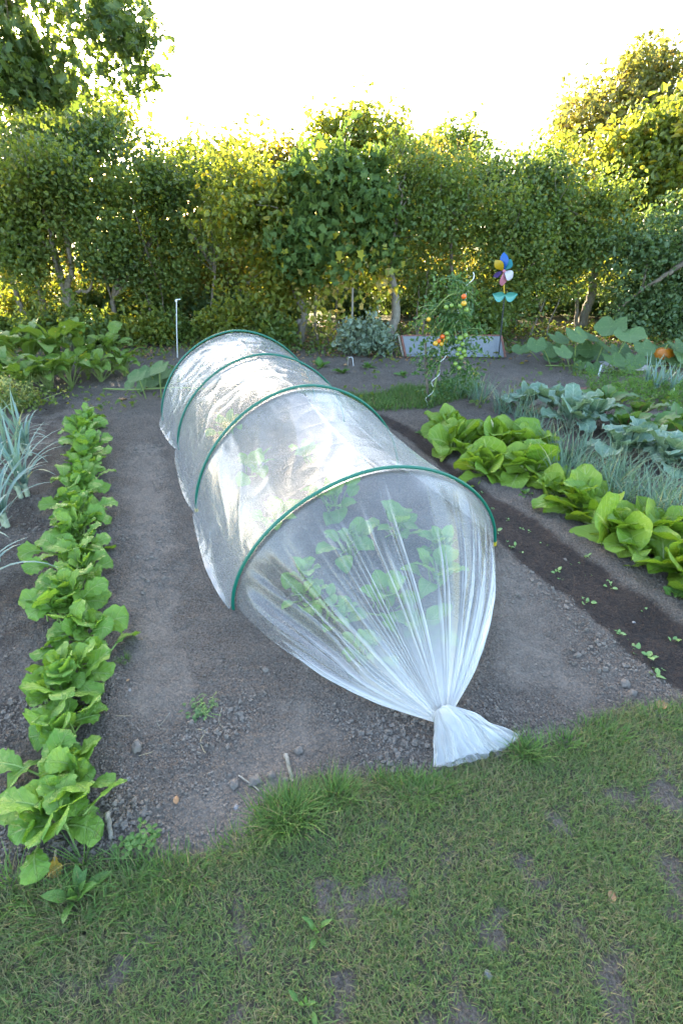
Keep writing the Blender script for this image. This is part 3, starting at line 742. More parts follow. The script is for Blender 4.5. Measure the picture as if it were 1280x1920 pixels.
    ed = smooth_path(E_, 12); cum = np.concatenate([[0], np.cumsum(np.linalg.norm(np.diff(ed, axis=0), axis=1))]); cum /= cum[-1]
    nv, nt = 260, 60; v = np.linspace(0, 1, nv); t = np.linspace(0, 1, nt)
    E2 = np.stack([np.interp(v, cum, ed[:, i]) for i in range(3)], 1)
    mb = MB()
    for layer in (0, 1):
        f = folds(v, 26, rng, .010, .035)
        ang = np.pi * (1 - v)
        ring = KNOT + np.stack([-np.cos(np.pi * v) * .030 * math.cos(R(15)), -np.cos(np.pi * v) * .03 * math.sin(R(15)), (np.sin(np.pi * v) * .028 - .012) * (1 if layer else -.6)], 1)
        P = np.zeros((nt, nv, 3)); Bn = np.zeros((nt, nv))
        for i, s in enumerate(t):
            P[i] = ring * (1 - s) + E2 * s * 1.0
            P[i, :, :2] += (s * (1 - s) * .05 * perlin(v * 6 + 9 * layer, v * 0 + s * 3))[:, None] * np.array([1., .5]) + (s**3 * .010 * perlin(v * 14 + 3, v * 0 + layer))[:, None]
            puff = .045 * math.sin(math.pi * s**.8) * np.sin(np.pi * v)**.5
            P[i, :, 2] = ring[:, 2] * (1 - s)**1.5 + .012 + (.014 if layer else 0) + (puff if layer else 0) + (.016 * math.sin(math.pi * min(1, s * .85 + .1)) + .006) * f * (.9 if layer else .4) + .010 * s * perlin(v * 9 + 4 * layer, v * 0 + s * 4) + .03 * s * layer * np.clip(np.sin(np.pi * v * 2 - .6), 0, 1)
            Bn[i] = np.clip(.62 - .40 * s + .2 * np.abs(f), 0, 1)
        gz = height(P[..., 0].ravel(), P[..., 1].ravel(), False).reshape(nt, nv)
        P[..., 2] = np.maximum(P[..., 2] + gz, gz + .012)
        mb.add(P.reshape(-1, 3), grid_faces(nt, nv), np.stack([np.repeat(t, nv), np.tile(v, nt)], 1), a=Bn.ravel())
    mb.build('tail', M['film'], T, attr='bunch')
    mb = MB(); a = np.linspace(0, 4 * np.pi, 60)
    tube_to(mb, KNOT + np.stack([.037 * np.cos(a) * math.cos(R(20)), .037 * np.cos(a) * math.sin(R(20)) + (a / 12.6 - .5) * -.012, .036 * np.sin(a) - .008 + 0 * a], 1), .0028, 6)
    tube_to(mb, smooth_path([KNOT + [.03, -.005, -.02], KNOT + [.06, -.03, -.05], KNOT + [.05, -.08, -.06]], 5), .002, 5)
    mb.build('tie', M['string'], T)
    # --- hoops
    for k, hp in enumerate(HOOPS):
        vv = np.linspace(0, 1, 70); P = hoop_pt(hp, vv, .012)
        P = np.concatenate([[P[0] - [0, 0, .05]], P, [P[-1] - [0, 0, .05]]])
        mb = MB(); tube_to(mb, P, .0085 if k == 0 else .0088, 10); hb = mb.build('hoop', M['hoop'], T)
        if k < 2:
            i = 0 if k == 1 else -1; q = P[1 if i == 0 else -2]
            mb = MB(); tube_to(mb, np.array([q + [0, 0, .035], q + [0, 0, .01], q - [0, 0, .02]]), [.0105, .011, .0105], 10); mb.build('foot_tip', M['yellow'], hb)
    return T
tunnel()

# ------------------------------------------------------------------ vegetables
def plant(name, label, cat, p, mats, build, group=None, seed=0):
    """a plant whose leaves are one mesh and whose stalks another"""
    rg = np.random.default_rng(seed); T = thing(name, label, cat, p, group)
    lv, st = MB(), MB(); build(lv, st, np.asarray(p), rg)
    if lv.n: lv.build('leaves', M[mats[0]], T)
    if st.n: st.build('stalks', M[mats[1]], T)
    return T

def rosette(n, L, W, pet, elev=(78, 18), bend=(40, 80), jit=.008, je=7, jr=.25, **kw):
    def f(lv, st, p, rg):
        a0 = rg.random() * 6.28
        for i in range(n):
            q = i / max(1, n - 1)                              # 0 inner .. 1 outer
            az = a0 + i * 2.4 + rg.normal(0, .25)
            e = elev[0] + (elev[1] - elev[0]) * q + rg.normal(0, je)
            b = bend[0] + (bend[1] - bend[0]) * q + rg.normal(0, 10)
            s = rg.uniform(.75, 1.12) * (.62 + .38 * min(1, q * 1.8))
            leaf(lv, st, p + np.array([rg.normal(0, jit), rg.normal(0, jit), -.005]), az, L * s, W * s * rg.uniform(.88, 1.12), rg, elev=e, bend=b, pet=pet * s * rg.uniform(.7, 1.2), roll=rg.normal(0, jr), **kw)
    return f

# left row of leafy mustard greens
def mustard_row():
    n = 24; t = np.linspace(0, 1, n); rg = np.random.default_rng(31)
    for i in range(n):
        # pixel centre line of the row in the photo
        py = np.interp(t[i], [0, 1], [1600, 800]); Y0, Y1 = gp(0, 1590)[1], gp(0, 806)[1]
        q = LROW0 + (LROW1 - LROW0) * t[i]; q = q.copy()
        q[0] += rg.normal(0, .025) + .03 * math.sin(i * 1.7); q[1] += rg.normal(0, .02)
        q[2] = ground_z(q[0], q[1])
        big = (1.0 - .12 * abs(math.sin(i * 2.1))) * (.87 if i < 2 else 1)
        lb = ('bright green mustard plant at the lawn end of the left row, above a yellowed leaf' if i == 0 else
              'smallest-looking mustard plant at the far end of the left row' if i == n - 1 else
              'bright green mustard plant, %s from the lawn end of the left row' % ORD[i])
        T = plant('mustard_plant', lb, 'mustard', q, ('mustard', 'mustard_stalk'),
              rosette(22, .135 * big, .112 * big, .085, elev=(86, 30), bend=(15, 78), jit=.032, je=14, jr=.45, prof='obovate', ruff=.055, nr=3.5, ser=.085, cup=.14, nu=13, nv=9, pr=.0038, wav=.04), 'leafy mustard row', 100 + i)
        # young seedlings leaves between plants: none; a yellowed leaf lies by the first one
    mb = MB(); st = MB(); p = G(112, 1606)
    T = thing('yellow_leaf', 'withered yellow and brown leaf hanging at the lawn end of the mustard row', 'leaf', p)
    leaf(mb, st, p + np.array([0, 0, .02]), -1.2, .055, .045, rg, prof='obovate', elev=-5, bend=35, pet=.02, ser=.1, ruff=.1)
    mb.build('blade', M['yleaf'], T); st.build('stalk', M['straw'], T)
mustard_row()

# sugarloaf chicory row on the right
def chicory_row():
    spots = [(838, 815, .85), (1000, 850, .95), (850, 838, .95), (925, 838, 1.0), (905, 885, .9), (985, 885, 1.0), (1040, 925, .62), (1085, 960, .92), (1150, 1005, .9), (1205, 1020, 1.0), (1265, 1075, 1.0), (1345, 1130, 1.0)]
    lbs = ['farthest chicory head, its broad leaves reaching towards the tunnel', 'chicory head next to the onions in the far clump', 'yellow-green chicory head near the far end of its row, second from the tomato plant', 'large chicory head with a cream yellow heart leaf in the far clump', 'low chicory head on the tunnel side of the far clump',
           'chicory head at the near end of the far clump, just before the gap', 'small chicory head standing in the gap between the two clumps', 'chicory head just after the gap in the row, with one flat pointed leaf', 'chicory head with folded leaves, second after the gap in the row',
           'chicory head with one yellow-lit upright leaf, third after the gap', 'big round-leaved chicory head at the right edge of the photo', 'chicory head mostly cut off by the right edge of the photo']
    for i, (px, py, s) in enumerate(spots):
        p = G(px, py)
        T = plant('chicory_head', lbs[i], 'chicory', p, ('chicory', 'chicory_rib'),
              rosette(25, .28 * s, .17 * s, .03, elev=(90, 22), bend=(5, 78), jit=.04, je=15, jr=.7, prof='spat', ruff=.07, nr=2.6, cup=.26, nu=14, nv=9, pr=.006, wav=.035), 'chicory row', 210 + i)
        if i == 3:
            mb = MB(); leaf(mb, None, p + np.array([-.05, -.02, .10]), 2.2, .16, .06, np.random.default_rng(5), prof='spat', elev=85, bend=35, cup=.6); tag(mb.build('heart_leaf', M['f_cream'], T), 'cream coloured heart leaf')
M['f_cream'] = leaf_mat('cream_leaf', (.55, .50, .26), (.62, .58, .34), (.66, .62, .42), vfreq=5)
chicory_row()

# onion and leek clumps
def clump(name, label, cat, p, n, L, W, mat, spread, group, seed, elev=(60, 88), bend=(5, 60), shaft=None):
    rg = np.random.default_rng(seed); T = thing(name, label, cat, p, group) if shaft else None
    a = rg.random(n) * 6.283; q = spread * np.sqrt(rg.random(n))
    pos = np.stack([p[0] + q * np.cos(a), p[1] + q * np.sin(a), np.full(n, p[2] - .005)], 1)
    az = rg.random(n) * 6.283
    mb = MB()
    if shaft:
        k = shaft; hs = .10
        for j in range(k):
            c = p + np.array([rg.normal(0, spread * .6), rg.normal(0, spread * .6), 0])
            if j == 0: S = MB()
            tube_to(S, [c - [0, 0, .01], c + [0, 0, hs * .6], c + [0, 0, hs]], [.015, .016, .019], 8)
            m = n // k; b0 = rg.random() * 3.14
            ii = np.arange(m); azz = b0 + np.where(ii % 2, 0, np.pi) + rg.normal(0, .3, m)
            pp = np.stack([np.full(m, c[0]), np.full(m, c[1]), c[2] + hs * .45 + ii * hs * .55 / m], 1)
            blades(mb, pp, azz, R(1) * np.linspace(62, 86, m), R(1) * np.linspace(105, 35, m) * rg.uniform(.7, 1.2, m), L * rg.uniform(.75, 1.1, m), W * rg.uniform(.8, 1.15, m), k=9)
        S.build('shafts', M['leekshaft'], T); mb.build('leaves', M[mat], T)
    else:
        blades(mb, pos, az, R(1) * rg.uniform(*elev, n), R(1) * rg.uniform(*bend, n), L * rg.uniform(.5, 1.05, n), W * rg.uniform(.7, 1.2, n), k=6, twist=rg.normal(0, .4, n))
        T = tag(mb.build(name, M[mat], loc=p), label, cat, group)
    return T
def onions():
    P = [(855, 742), (895, 752), (940, 772), (985, 800), (1000, 835), (1040, 862), (1052, 905), (1105, 915), (1085, 870), (1150, 948), (1175, 925), (1205, 968), (1240, 985), (1250, 945), (1290, 1015), (1130, 900)]
    nm = ['at the tomato end of the onion row', 'beside the long tomato vine', 'behind the far chicory clump', 'behind the cream-hearted chicory', 'right behind the far chicory clump, in the middle', 'in front of the wavy kale leaves',
          'closing the gap in the chicory row', 'between the chicory gap and the frosty kale', 'under the dark kale leaves', 'behind the second chicory head after the gap', 'beside the bare dark soil under the kale',
          'behind the yellow-lit chicory leaf', 'near the right edge behind the big round chicory leaf', 'at the right edge under the outermost kale', 'cut by the right edge of the photo', 'leaning over the bare soil in front of the kale']
    for i, (px, py) in enumerate(P):
        clump('onion_clump', 'blue-green clump of onion leaves ' + nm[i], 'onions', G(px, py), 75, .38, .0085, 'onion', .11, 'row of onions', 300 + i, elev=(55, 88), bend=(5, 75))
    # leeks: left foreground
    for i, (px, py, k) in enumerate([(-12, 1060, 2), (14, 985, 3), (46, 930, 3), (38, 880, 3), (-22, 930, 3), (-25, 1140, 2), (-15, 850, 3), (58, 850, 2)]):
        nm = ['pale blue leek in the left foreground, its leaves arching to the mustard row', 'grey-blue leek behind the foremost one at the left edge', 'grey-blue leek with the longest arching leaves, nearest the mustard row', 'upright grey-blue leek in the middle of the left group',
              'leek half cut off by the left edge of the photo', 'nearest leek at the left edge, only leaf tips showing', 'leek at the far left edge in front of the yellow flowers', 'farthest grey-blue leek of the left group'][i]
        clump('leek', nm, 'leek', G(px, py), 9 * k, .50, .024, 'leek', .04, 'leeks at the left edge', 340 + i, shaft=k)
    for i, (px, py) in enumerate([(1205, 738), (1222, 745), (1238, 738), (1252, 750), (1268, 744), (1284, 752)]):
        nm = ['leftmost upright leek of the far right group', 'upright leek in front of the pumpkin', 'upright leek just right of the pumpkin', 'upright leek beside the white plant marker', 'upright leek second from the right edge', 'upright leek at the far right edge'][i]
        rg = np.random.default_rng(360 + i); p = G(px, py); T = thing('leek', nm, 'leek', p, 'leeks at the far right')
        S = MB(); tube_to(S, [p - [0, 0, .02], p + [0, 0, .12]], [.012, .014], 8); S.build('shafts', M['leekshaft'], T)
        mb = MB(); m = 9
        blades(mb, np.repeat((p + [0, 0, .06])[None], m, 0), np.arange(m) * 2.6, R(1) * rg.uniform(66, 86, m), R(1) * rg.uniform(0, 40, m), .36 * rg.uniform(.7, 1.1, m), np.full(m, .026), k=6); mb.build('leaves', M['leek'], T)
onions()

# kale, beet, squash, carrots
def kales():
    spots = [(985, 768, .8, 0), (1065, 805, 1.05, 1), (1105, 800, .9, 0), (1150, 862, .9, 1), (1195, 850, .8, 0), (1240, 890, 1.0, 1), (1290, 900, .9, 0), (1030, 770, .8, 0)]
    lbs = ['blue-green kale plant at the far end of its row behind the chicory', 'tall blue-green kale plant with big upright leaves', 'blue-green kale plant in front of the beet leaves', 'frosty kale plant with crinkled drooping leaves', 'dark kale plant behind the crinkled frosty one',
           'kale plant with a tall folded leaf near the right edge', 'kale plant cut by the right edge of the photo', 'kale plant between the far one and the tall one']
    for i, (px, py, s, r) in enumerate(spots):
        plant('kale_plant', lbs[i], 'kale', G(px, py), ('kale', 'kale_stalk'),
              rosette(12, .30 * s, .24 * s, .13 * s, elev=(84, 42), bend=(20, 85), prof='kale', ruff=.075 if r else .05, nr=4.5, cup=.25, nu=14, nv=9, pr=.0065, ser=.04, wav=.06), 'kale row', 400 + i)
    for i, (px, py) in enumerate([(1128, 778), (1185, 800), (1215, 832), (1255, 820), (1165, 822), (1280, 850)]):
        lb = ['beet plant with upright green leaves next to the carrots', 'beet plant behind the frosty kale', 'beet plant with dull purplish leaves, middle of its row', 'beet plant with red stalks near the right edge', 'low beet plant beside the dark kale leaves', 'beet plant cut by the right edge'][i]
        plant('beet_plant', lb, 'beet', G(px, py), ('beet', 'beet_stalk'), rosette(12, .22, .13, .14, elev=(82, 45), bend=(15, 70), prof='ovate', ruff=.07, nr=4, nu=11, nv=7, pr=.005), 'beet row', 430 + i)
    rg = np.random.default_rng(44); mb = MB()
    for k in range(210):
        px, py = rg.uniform(1090, 1330), rg.uniform(722, 768)
        p = G(px, py + .16 * (px - 1200)); L = rg.uniform(.18, .30); az = rg.random() * 6.28; e = R(rg.uniform(50, 86)); n = 60
        s = rg.random(n)**.6; b = e - R(55) * s
        c = p + np.stack([L * s * np.cos(b) * math.cos(az), L * s * np.cos(b) * math.sin(az), L * s * np.sin((e + b) / 2)], 1) + rg.normal(0, .022, (n, 3)) * s[:, None]
        leaf_cloud(mb, c, rg.uniform(.010, .024, n), rg, up=.6, asp=.4)
    tag(mb.build('carrot_foliage', M['carrot']), 'feathery bright green carrot tops growing as one bed', 'carrots', kind='stuff')
kales()

def squash(label, root_px, leaves, seed, d=None, extra=None, rad=.10):
    rg = np.random.default_rng(seed); p = G(*root_px)
    T = thing('squash_plant', label, 'squash', p, None); lv, st = MB(), MB()
    for (px, py, rp) in leaves:
        # the leaf's own place on the ground lies below it, near the root
        d = p[1] + rg.uniform(-.35, .3); c = at(px, py, d)
        c[2] = max(c[2], .08); r = rp / 150.0 * (c[1] / 6.3)
        root = np.array([p[0] * .35 + c[0] * .65, c[1] + .08, 0]); root[2] = ground_z(root[0], root[1])
        round_leaf(lv, st, root, c, r, -1.57 + rg.normal(0, .6), R(rg.uniform(18, 52)), rg)
    vp = smooth_path([p + [-.6, .05, .02], p + [-.2, -.05, .04], p + [.2, .06, .03], p + [.6, 0, .03]], 5)
    tube_to(st, vp, .009, 6)
    lv.build('leaves', M['squash'], T); st.build('stalks', M['squash_stalk'], T); return T
squash('tall squash plant with big round leaves before the right hedge', (1110, 690), [(975, 655, 16), (1005, 646, 18), (1035, 655, 20), (1053, 660, 20), (1045, 635, 22), (1095, 630, 26), (1078, 628, 22), (1107, 655, 25), (1120, 680, 22), (1145, 612, 27), (1180, 628, 28), (1162, 665, 28), (1150, 675, 24), (1065, 660, 20), (1090, 668, 20), (1130, 650, 20), (1190, 675, 20), (1030, 685, 17), (1108, 700, 16), (1085, 690, 14), (1170, 690, 20)], 51)
squash('squash plant carrying the orange pumpkin at the right edge', (1250, 690), [(1205, 652, 22), (1235, 660, 24), (1270, 655, 28), (1285, 672, 26), (1262, 684, 22), (1300, 650, 26), (1225, 690, 18), (1222, 678, 17)], 52)
squash('squash plant with heart-shaped leaves at the far left foot of the tunnel', (292, 735), [(258, 705, 20), (278, 697, 20), (300, 690, 22), (322, 688, 22), (288, 715, 20), (308, 722, 20), (268, 725, 18), (330, 710, 18), (245, 720, 16), (295, 738, 14), (312, 700, 18)], 53)
def pumpkin():
    p = G(1237, 683); T = thing('pumpkin', 'orange pumpkin half hidden by squash leaves', 'pumpkin', p)
    r = .135; I = ICO3[0]; a = np.arctan2(I[:, 1], I[:, 0]); rr = 1 - .09 * np.abs(np.cos(a * 5))**6 * (1 - np.abs(I[:, 2])**3)
    V = I * rr[:, None] * [r, r, r * .86]; V[:, 2] -= .045 * np.exp(-(I[:, 0]**2 + I[:, 1]**2) / .06) * np.sign(I[:, 2])
    mb = MB(); mb.add(p + [0, 0, .11] + V, ICO3[1]); mb.build('fruit', M['pumpkin'], T)
    mb = MB(); tube_to(mb, smooth_path([p + [0, 0, .20], p + [.01, 0, .235], p + [.03, .01, .26]], 4), np.linspace(.018, .012, 9), 7); mb.build('stem', M['squash_stalk'], T)
pumpkin()

# weeds, seedlings, plants under the film
def smallplants():
    S = [(903, 918), (907, 935), (926, 946), (953, 969), (978, 985), (995, 992), (928, 996), (947, 1013), (958, 1023), (980, 1031), (1022, 1017), (1048, 1068), (1050, 1080), (1082, 1055), (1103, 1046), (1105, 1075), (1143, 1093), (1100, 1123), (1163, 1182), (1182, 1196), (1208, 1140), (1200, 1215), (1215, 1224), (1266, 1195), (1228, 1265), (1240, 1250)]
    big = {6: 1.5, 8: 1.5, 11: 1.4, 14: 1.9, 16: 1.6, 17: 1.7, 18: 1.6, 21: 1.7, 22: 1.9, 23: 1.7, 24: 1.7}
    for i, (px, py) in enumerate(S):
        s = big.get(i, .9)
        lb = 'tiny pale green seedling on the dark damp strip, %s from the far end' % ORD[i] if i < 25 else 'tiny pale green seedling on the dark damp strip, last before the lawn'
        plant('seedling', lb, 'seedling', G(px, py), ('seedling', 'mustard_stalk'), rosette(5 if s > 1 else 4, .022 * s, .014 * s, .010 * s, elev=(50, 20), bend=(10, 40), prof='ovate', ruff=.03, nu=6, nv=5, pr=.001), 'seedlings in the damp strip', 500 + i)
    for i, (px, py, s) in enumerate([(262, 1590, .8), (285, 1575, .6)]):                         # clover
        rg = np.random.default_rng(560 + i); p = G(px, py); lv, st = MB(), MB()
        T = thing('clover_weed', ['dark green clover weed at the lawn edge right of the mustard row', 'small sprig of clover beside the bigger clover weed'][i], 'weed', p)
        for k in range(16 if i == 0 else 6):
            c = p + np.array([rg.normal(0, .035), rg.normal(0, .03), rg.uniform(.02, .06)]) * s
            tube_to(st, smooth_path([p, (p + c) / 2 + [0, 0, .01], c], 3), .0008, 5)
            for j in range(3): leaf(lv, None, c, j * 2.09 + rg.random(), .018, .016, rg, prof='obovate', elev=15, bend=20, nu=5, nv=5)
        lv.build('leaves', M['weed'], T); st.build('stalks', M['mustard_stalk'], T)
    W = [(150, 1690, .085, .035, 11, 'broad-leaved weed in the lawn below the mustard row'), (592, 1752, .04, .013, 7, 'narrow-leaved plantain weed in the middle of the short lawn'), (575, 1895, .03, .012, 6, 'small plantain rosette at the bottom edge of the lawn'),
         (945, 795, .07, .04, 8, 'small weed on the soil between tunnel and chicory'), (790, 815, .06, .04, 7, 'small weed beside the far end of the damp strip'), (985, 925, .05, .045, 7, 'small pale chicory offshoot in the gap of its row'), (1262, 1118, .06, .05, 7, 'small leafy offshoot under the chicory at the right edge'),
         (690, 690, .12, .05, 14, 'low green weed in front of the grey-leaved shrub'), (755, 705, .10, .05, 12, 'low green weed on the bare soil behind the tunnel'), (640, 700, .11, .05, 12, 'low weed just behind the right shoulder of the tunnel'), (840, 730, .10, .05, 12, 'weed at the foot of the tomato vine'), (795, 758, .07, .035, 10, 'weed around the foot of the tomato stake'), (600, 690, .16, .08, 9, 'pale green weed against the right side of the far hoop')]
    for i, (px, py, L, w, n, lb) in enumerate(W):
        plant('weed', lb, 'weed', G(px, py), ('weed', 'mustard_stalk'), rosette(n, L, w, .02, elev=(70, 20), bend=(20, 50), prof='ovate', ruff=.05, nu=7, nv=5, pr=.0015), None, 580 + i)
    p = G(237, 1248); rg = np.random.default_rng(7); mb = MB(); n = 70; a = rg.random(n) * 6.28
    blades(mb, p + np.stack([.012 * np.cos(a), .012 * np.sin(a), 0 * a], 1), a, R(1) * rg.uniform(45, 88, n), R(1) * rg.uniform(0, 50, n), rg.uniform(.025, .06, n), np.full(n, .0022), k=4)
    tag(mb.build('grass_tuft', M['tuft'], loc=p), 'small lone grass tuft on the soil beside the mustard row', 'grass')
    p = G(160, 1625); mb = MB(); n = 26; a = rg.random(n) * 6.28
    blades(mb, p + np.stack([.008 * np.cos(a), .008 * np.sin(a), 0 * a], 1), a, R(1) * rg.uniform(25, 80, n), R(1) * rg.uniform(0, 60, n), rg.uniform(.08, .18, n), np.full(n, .004), k=6)
    tag(mb.build('grass_tuft', M['tuft'], loc=p), 'spreading long-bladed grass tuft under the last mustard leaves', 'grass')
    # pulled weeds
    p = G(380, 1332); mb = MB(); n = 40
    T = thing('pulled_weeds', 'small wilted heap of pulled weeds lying on the bare bed', 'weeds', p)
    for k in range(n): leaf(mb, None, p + np.array([rg.normal(0, .025), rg.normal(0, .022), rg.uniform(.005, .02)]), rg.random() * 6.28, rg.uniform(.012, .026), rg.uniform(.010, .020), rg, prof='obovate', elev=15, bend=40, nu=5, nv=5)
    mb.build('leaves', M['squash'], T); mb = MB()
    for k in range(26):
        a = rg.random() * 6.28; q = p + np.array([rg.normal(.012, .02), rg.normal(.01, .02), .012]); L = rg.uniform(.02, .05)
        tube_to(mb, smooth_path([q, q + [L * .5 * math.cos(a), L * .5 * math.sin(a), .008], q + [L * math.cos(a + .4), L * math.sin(a + .4), -.004]], 3), .0008, 5)
    mb.build('stalks', M['mustard_stalk'], T)
    # plants under the film
    Q = [((-.20, 2.02), .75), ((-.02, 1.72), .65), ((.22, 1.78), 1.0), ((.48, 1.98), 1.0), ((.05, 2.25), 1.0), ((.33, 2.42), 1.1), ((-.42, 2.55), 1.0), ((-.05, 2.75), 1.1), ((.10, 1.48), .6), ((-.16, 1.84), .6), ((.36, 1.60), .8), ((.58, 2.25), .8), ((-.65, 3.3), 1.0), ((-.25, 3.5), 1.0), ((-1.0, 4.1), 1.0)]
    nm = ['just inside the left foot of the front hoop', 'low in the gathered end, left of its middle', 'in the middle of the gathered end', 'near the right side of the front hoop', 'behind the middle of the front hoop', 'behind the right half of the front hoop', 'at the left side between the first two hoops', 'midway between the first two hoops', 'nearest the knot of the film', 'second from the left hem of the gathered end', 'at the right side of the gathered end', 'at the right side just behind the front hoop',
          'at the left side behind the second hoop', 'midway between second and third hoop', 'under the far end of the tunnel']
    for i, ((x, y), s) in enumerate(Q):
        p = np.array([x, y, ground_z(x, y)])
        plant('young_plant', 'leafy young plant under the clear film, ' + nm[i], 'vegetable plant', p, ('inner', 'mustard_stalk'), rosette(16, .125 * s, .10 * s, .11 * s, elev=(84, 25), bend=(25, 75), jit=.03, je=12, prof='ovate', ruff=.04, nr=3, nu=9, nv=7, pr=.004), 'plants under the film', 620 + i)
smallplants()

def bits():
    rg = np.random.default_rng(66)
    def stick(name, label, pts, r, mat='stick', cat='stick'):
        P = np.array([G(a, b, r + .003) for a, b in pts]); P = smooth_path(P, 5); P += rg.normal(0, r * .25, P.shape)
        mb = MB(); tube_to(mb, P, r * np.linspace(1.05, .75, len(P)), 8); tag(mb.build(name, M[mat], loc=P[0]), label, cat)
    stick('dry_stick', 'thick pale dry stick lying on the bed near the lawn', [(536, 1415), (541, 1440), (549, 1470)], .0075)
    stick('twig', 'brown twig pointing from the clods to the long grass', [(447, 1455), (468, 1470), (487, 1487)], .0028)
    stick('dry_root', 'pale curly root lying below the pulled weeds', [(365, 1368), (385, 1372), (376, 1390), (382, 1408), (386, 1412)], .0016, 'straw', 'root')
    stick('twig', 'bent thin twig right of the pulled weeds', [(416, 1327), (411, 1355), (428, 1377)], .0018)
    stick('twig', 'hook-shaped thin twig left of the pulled weeds', [(320, 1337), (300, 1362), (294, 1350), (300, 1366), (312, 1370)], .0014)
    stick('straw_stem', 'short pale straw beside the mustard row', [(216, 1350), (251, 1348)], .0014, 'straw', 'straw')
    stick('straw_stem', 'pale straw by the big lump of earth', [(262, 1421), (287, 1412)], .0014, 'straw', 'straw')
    stick('straw_stem', 'short brown straw below the curly root', [(360, 1407), (377, 1414)], .0018, 'stick', 'straw')
    stick('woody_stub', 'broken woody stub at the lawn end of the mustard row', [(205, 1535), (210, 1560), (213, 1580)], .008)
    for i, (px, py, L, a, lb, mt) in enumerate([(1228, 1328, .06, .2, 'reddish brown dry leaf at the lawn corner by the damp strip', 'dryleaf'), (1140, 1697, .035, .9, 'tan dry leaf lying in the short lawn', 'dryleaf'), (332, 1510, .03, 2, 'curled tan dry leaf on the bed near the lawn', 'dryleaf'), (222, 755, .12, 1, 'dry orange-brown leaf on the soil behind the mustard row', 'dryleaf'), (240, 1285, .015, 1, 'orange brown leaf scrap beside the mustard row', 'dryleaf')]):
        p = G(px, py, .006); mb = MB(); leaf(mb, None, p, a, L, L * .6, rg, prof='ovate', elev=18, bend=45, ruff=.12, cup=.3); tag(mb.build('dry_leaf', M[mt], loc=p), lb, 'leaf')
bits()

# ------------------------------------------------------------------ trees and hedge shrubs
def tree(name, label, cat, base, crowns, mat, n, size, seed, stems=(), barkm='bark2', nbranch=14, cl=.26, up=.5, group=None, clumps=45, sprigs=8, lobed=False, stuff=None, hang=0.0, zs=.85, dens=1.05):
    """crowns: list of (centre, radii); stems: list of (points, r0, r1). Leaves fill clumps along limbs."""
    rg = np.random.default_rng(seed); base = np.asarray(base, float)
    T = thing(name, label, cat, base, group)
    C = []
    tot = sum(np.prod(r)**(2 / 3) for c, r in crowns)
    for c, r in crowns:
        m = max(4, int(clumps * np.prod(r)**(2 / 3) / tot))
        d = rg.normal(size=(m, 3)); d /= np.linalg.norm(d, axis=1)[:, None]
        q = rg.random(m)**(1 / 2.4) * rg.uniform(.72, 1.08, m)
        C.append(np.asarray(c) + d * q[:, None] * np.asarray(r))
    C = np.concatenate(C); C = C[C[:, 2] > .12]
    n = int(n * dens); wt = rg.uniform(.15, 1.7, len(C)); wt /= wt.sum()
    idx = rg.choice(len(C), n, p=wt)
    sc = rg.uniform(.45, 1.15, len(C))
    if group and cl > .2: cl *= 1.08
    g3 = rg.normal(size=(n, 3)); g3 *= np.minimum(1, 1.75 / np.linalg.norm(g3, axis=1))[:, None] * 1.12
    P = C[idx] + g3 * (cl * sc[idx])[:, None] * [1, 1, zs]
    if hang: P[:, 2] -= hang * rg.random(n)**2
    tm, lm = MB(), MB()
    top = base + [0, 0, .3 * (C[:, 2].mean() - base[2])]
    ends = []
    if stems:
        for pts, r0, r1 in stems:
            S = smooth_path(pts, 7); S = S + rg.normal(0, .006, S.shape); tube_to(tm, S, np.linspace(r0, r1, len(S)), 9); ends += [S[len(S) // 2], S[len(S) * 3 // 4], S[-1]]
    else:
        S = smooth_path([base - [0, 0, .05], base * .5 + top * .5 + rg.normal(0, .05, 3), top], 5); tube_to(tm, S, np.linspace(.05, .035, len(S)), 8); ends = [S[-1], S[-3]]
    ends = np.array(ends)
    order = rg.permutation(len(C))[:nbranch]
    for k in order:
        c = C[k]; e = ends[np.argmin(np.linalg.norm(ends - c, axis=1) + .8 * np.maximum(0, ends[:, 2] - c[2]))]
        mid = (e + c) / 2 + rg.normal(0, .08, 3) + [0, 0, .08]; L = np.linalg.norm(c - e)
        tube_to(tm, smooth_path([e, mid, c], 5), np.linspace(.008 + .010 * min(L, 2), .004, 11), 5)
    E2 = [P]; 
    hi = order[np.argsort(-C[order, 2])][:max(sprigs, 1)]
    for _ in range(sprigs):                                        # loose shoots that break the outline
        c = C[rg.choice(hi)]; d = np.array([rg.normal(0, .35), rg.normal(0, .35), 1.0]); L = rg.uniform(.25, .75) * (cl / .26)
        e = c + d / np.linalg.norm(d) * L; tube_to(tm, smooth_path([c, (c + e) / 2 + rg.normal(0, .03, 3), e], 3), np.linspace(.005, .002, 7), 4)
        m = 22; E2.append(c + (e - c) * rg.random((m, 1)) + rg.normal(0, .045, (m, 3)))
    P = np.concatenate(E2); P = P[P[:, 2] > .04]
    leaf_cloud(lm, P, size * 1.12 * rg.uniform(.5, 1.35, len(P)), rg, up=up, lobed=lobed)
    tm.build('trunk', M[barkm], T); cr = lm.build('crown', M[mat], T)
    return T

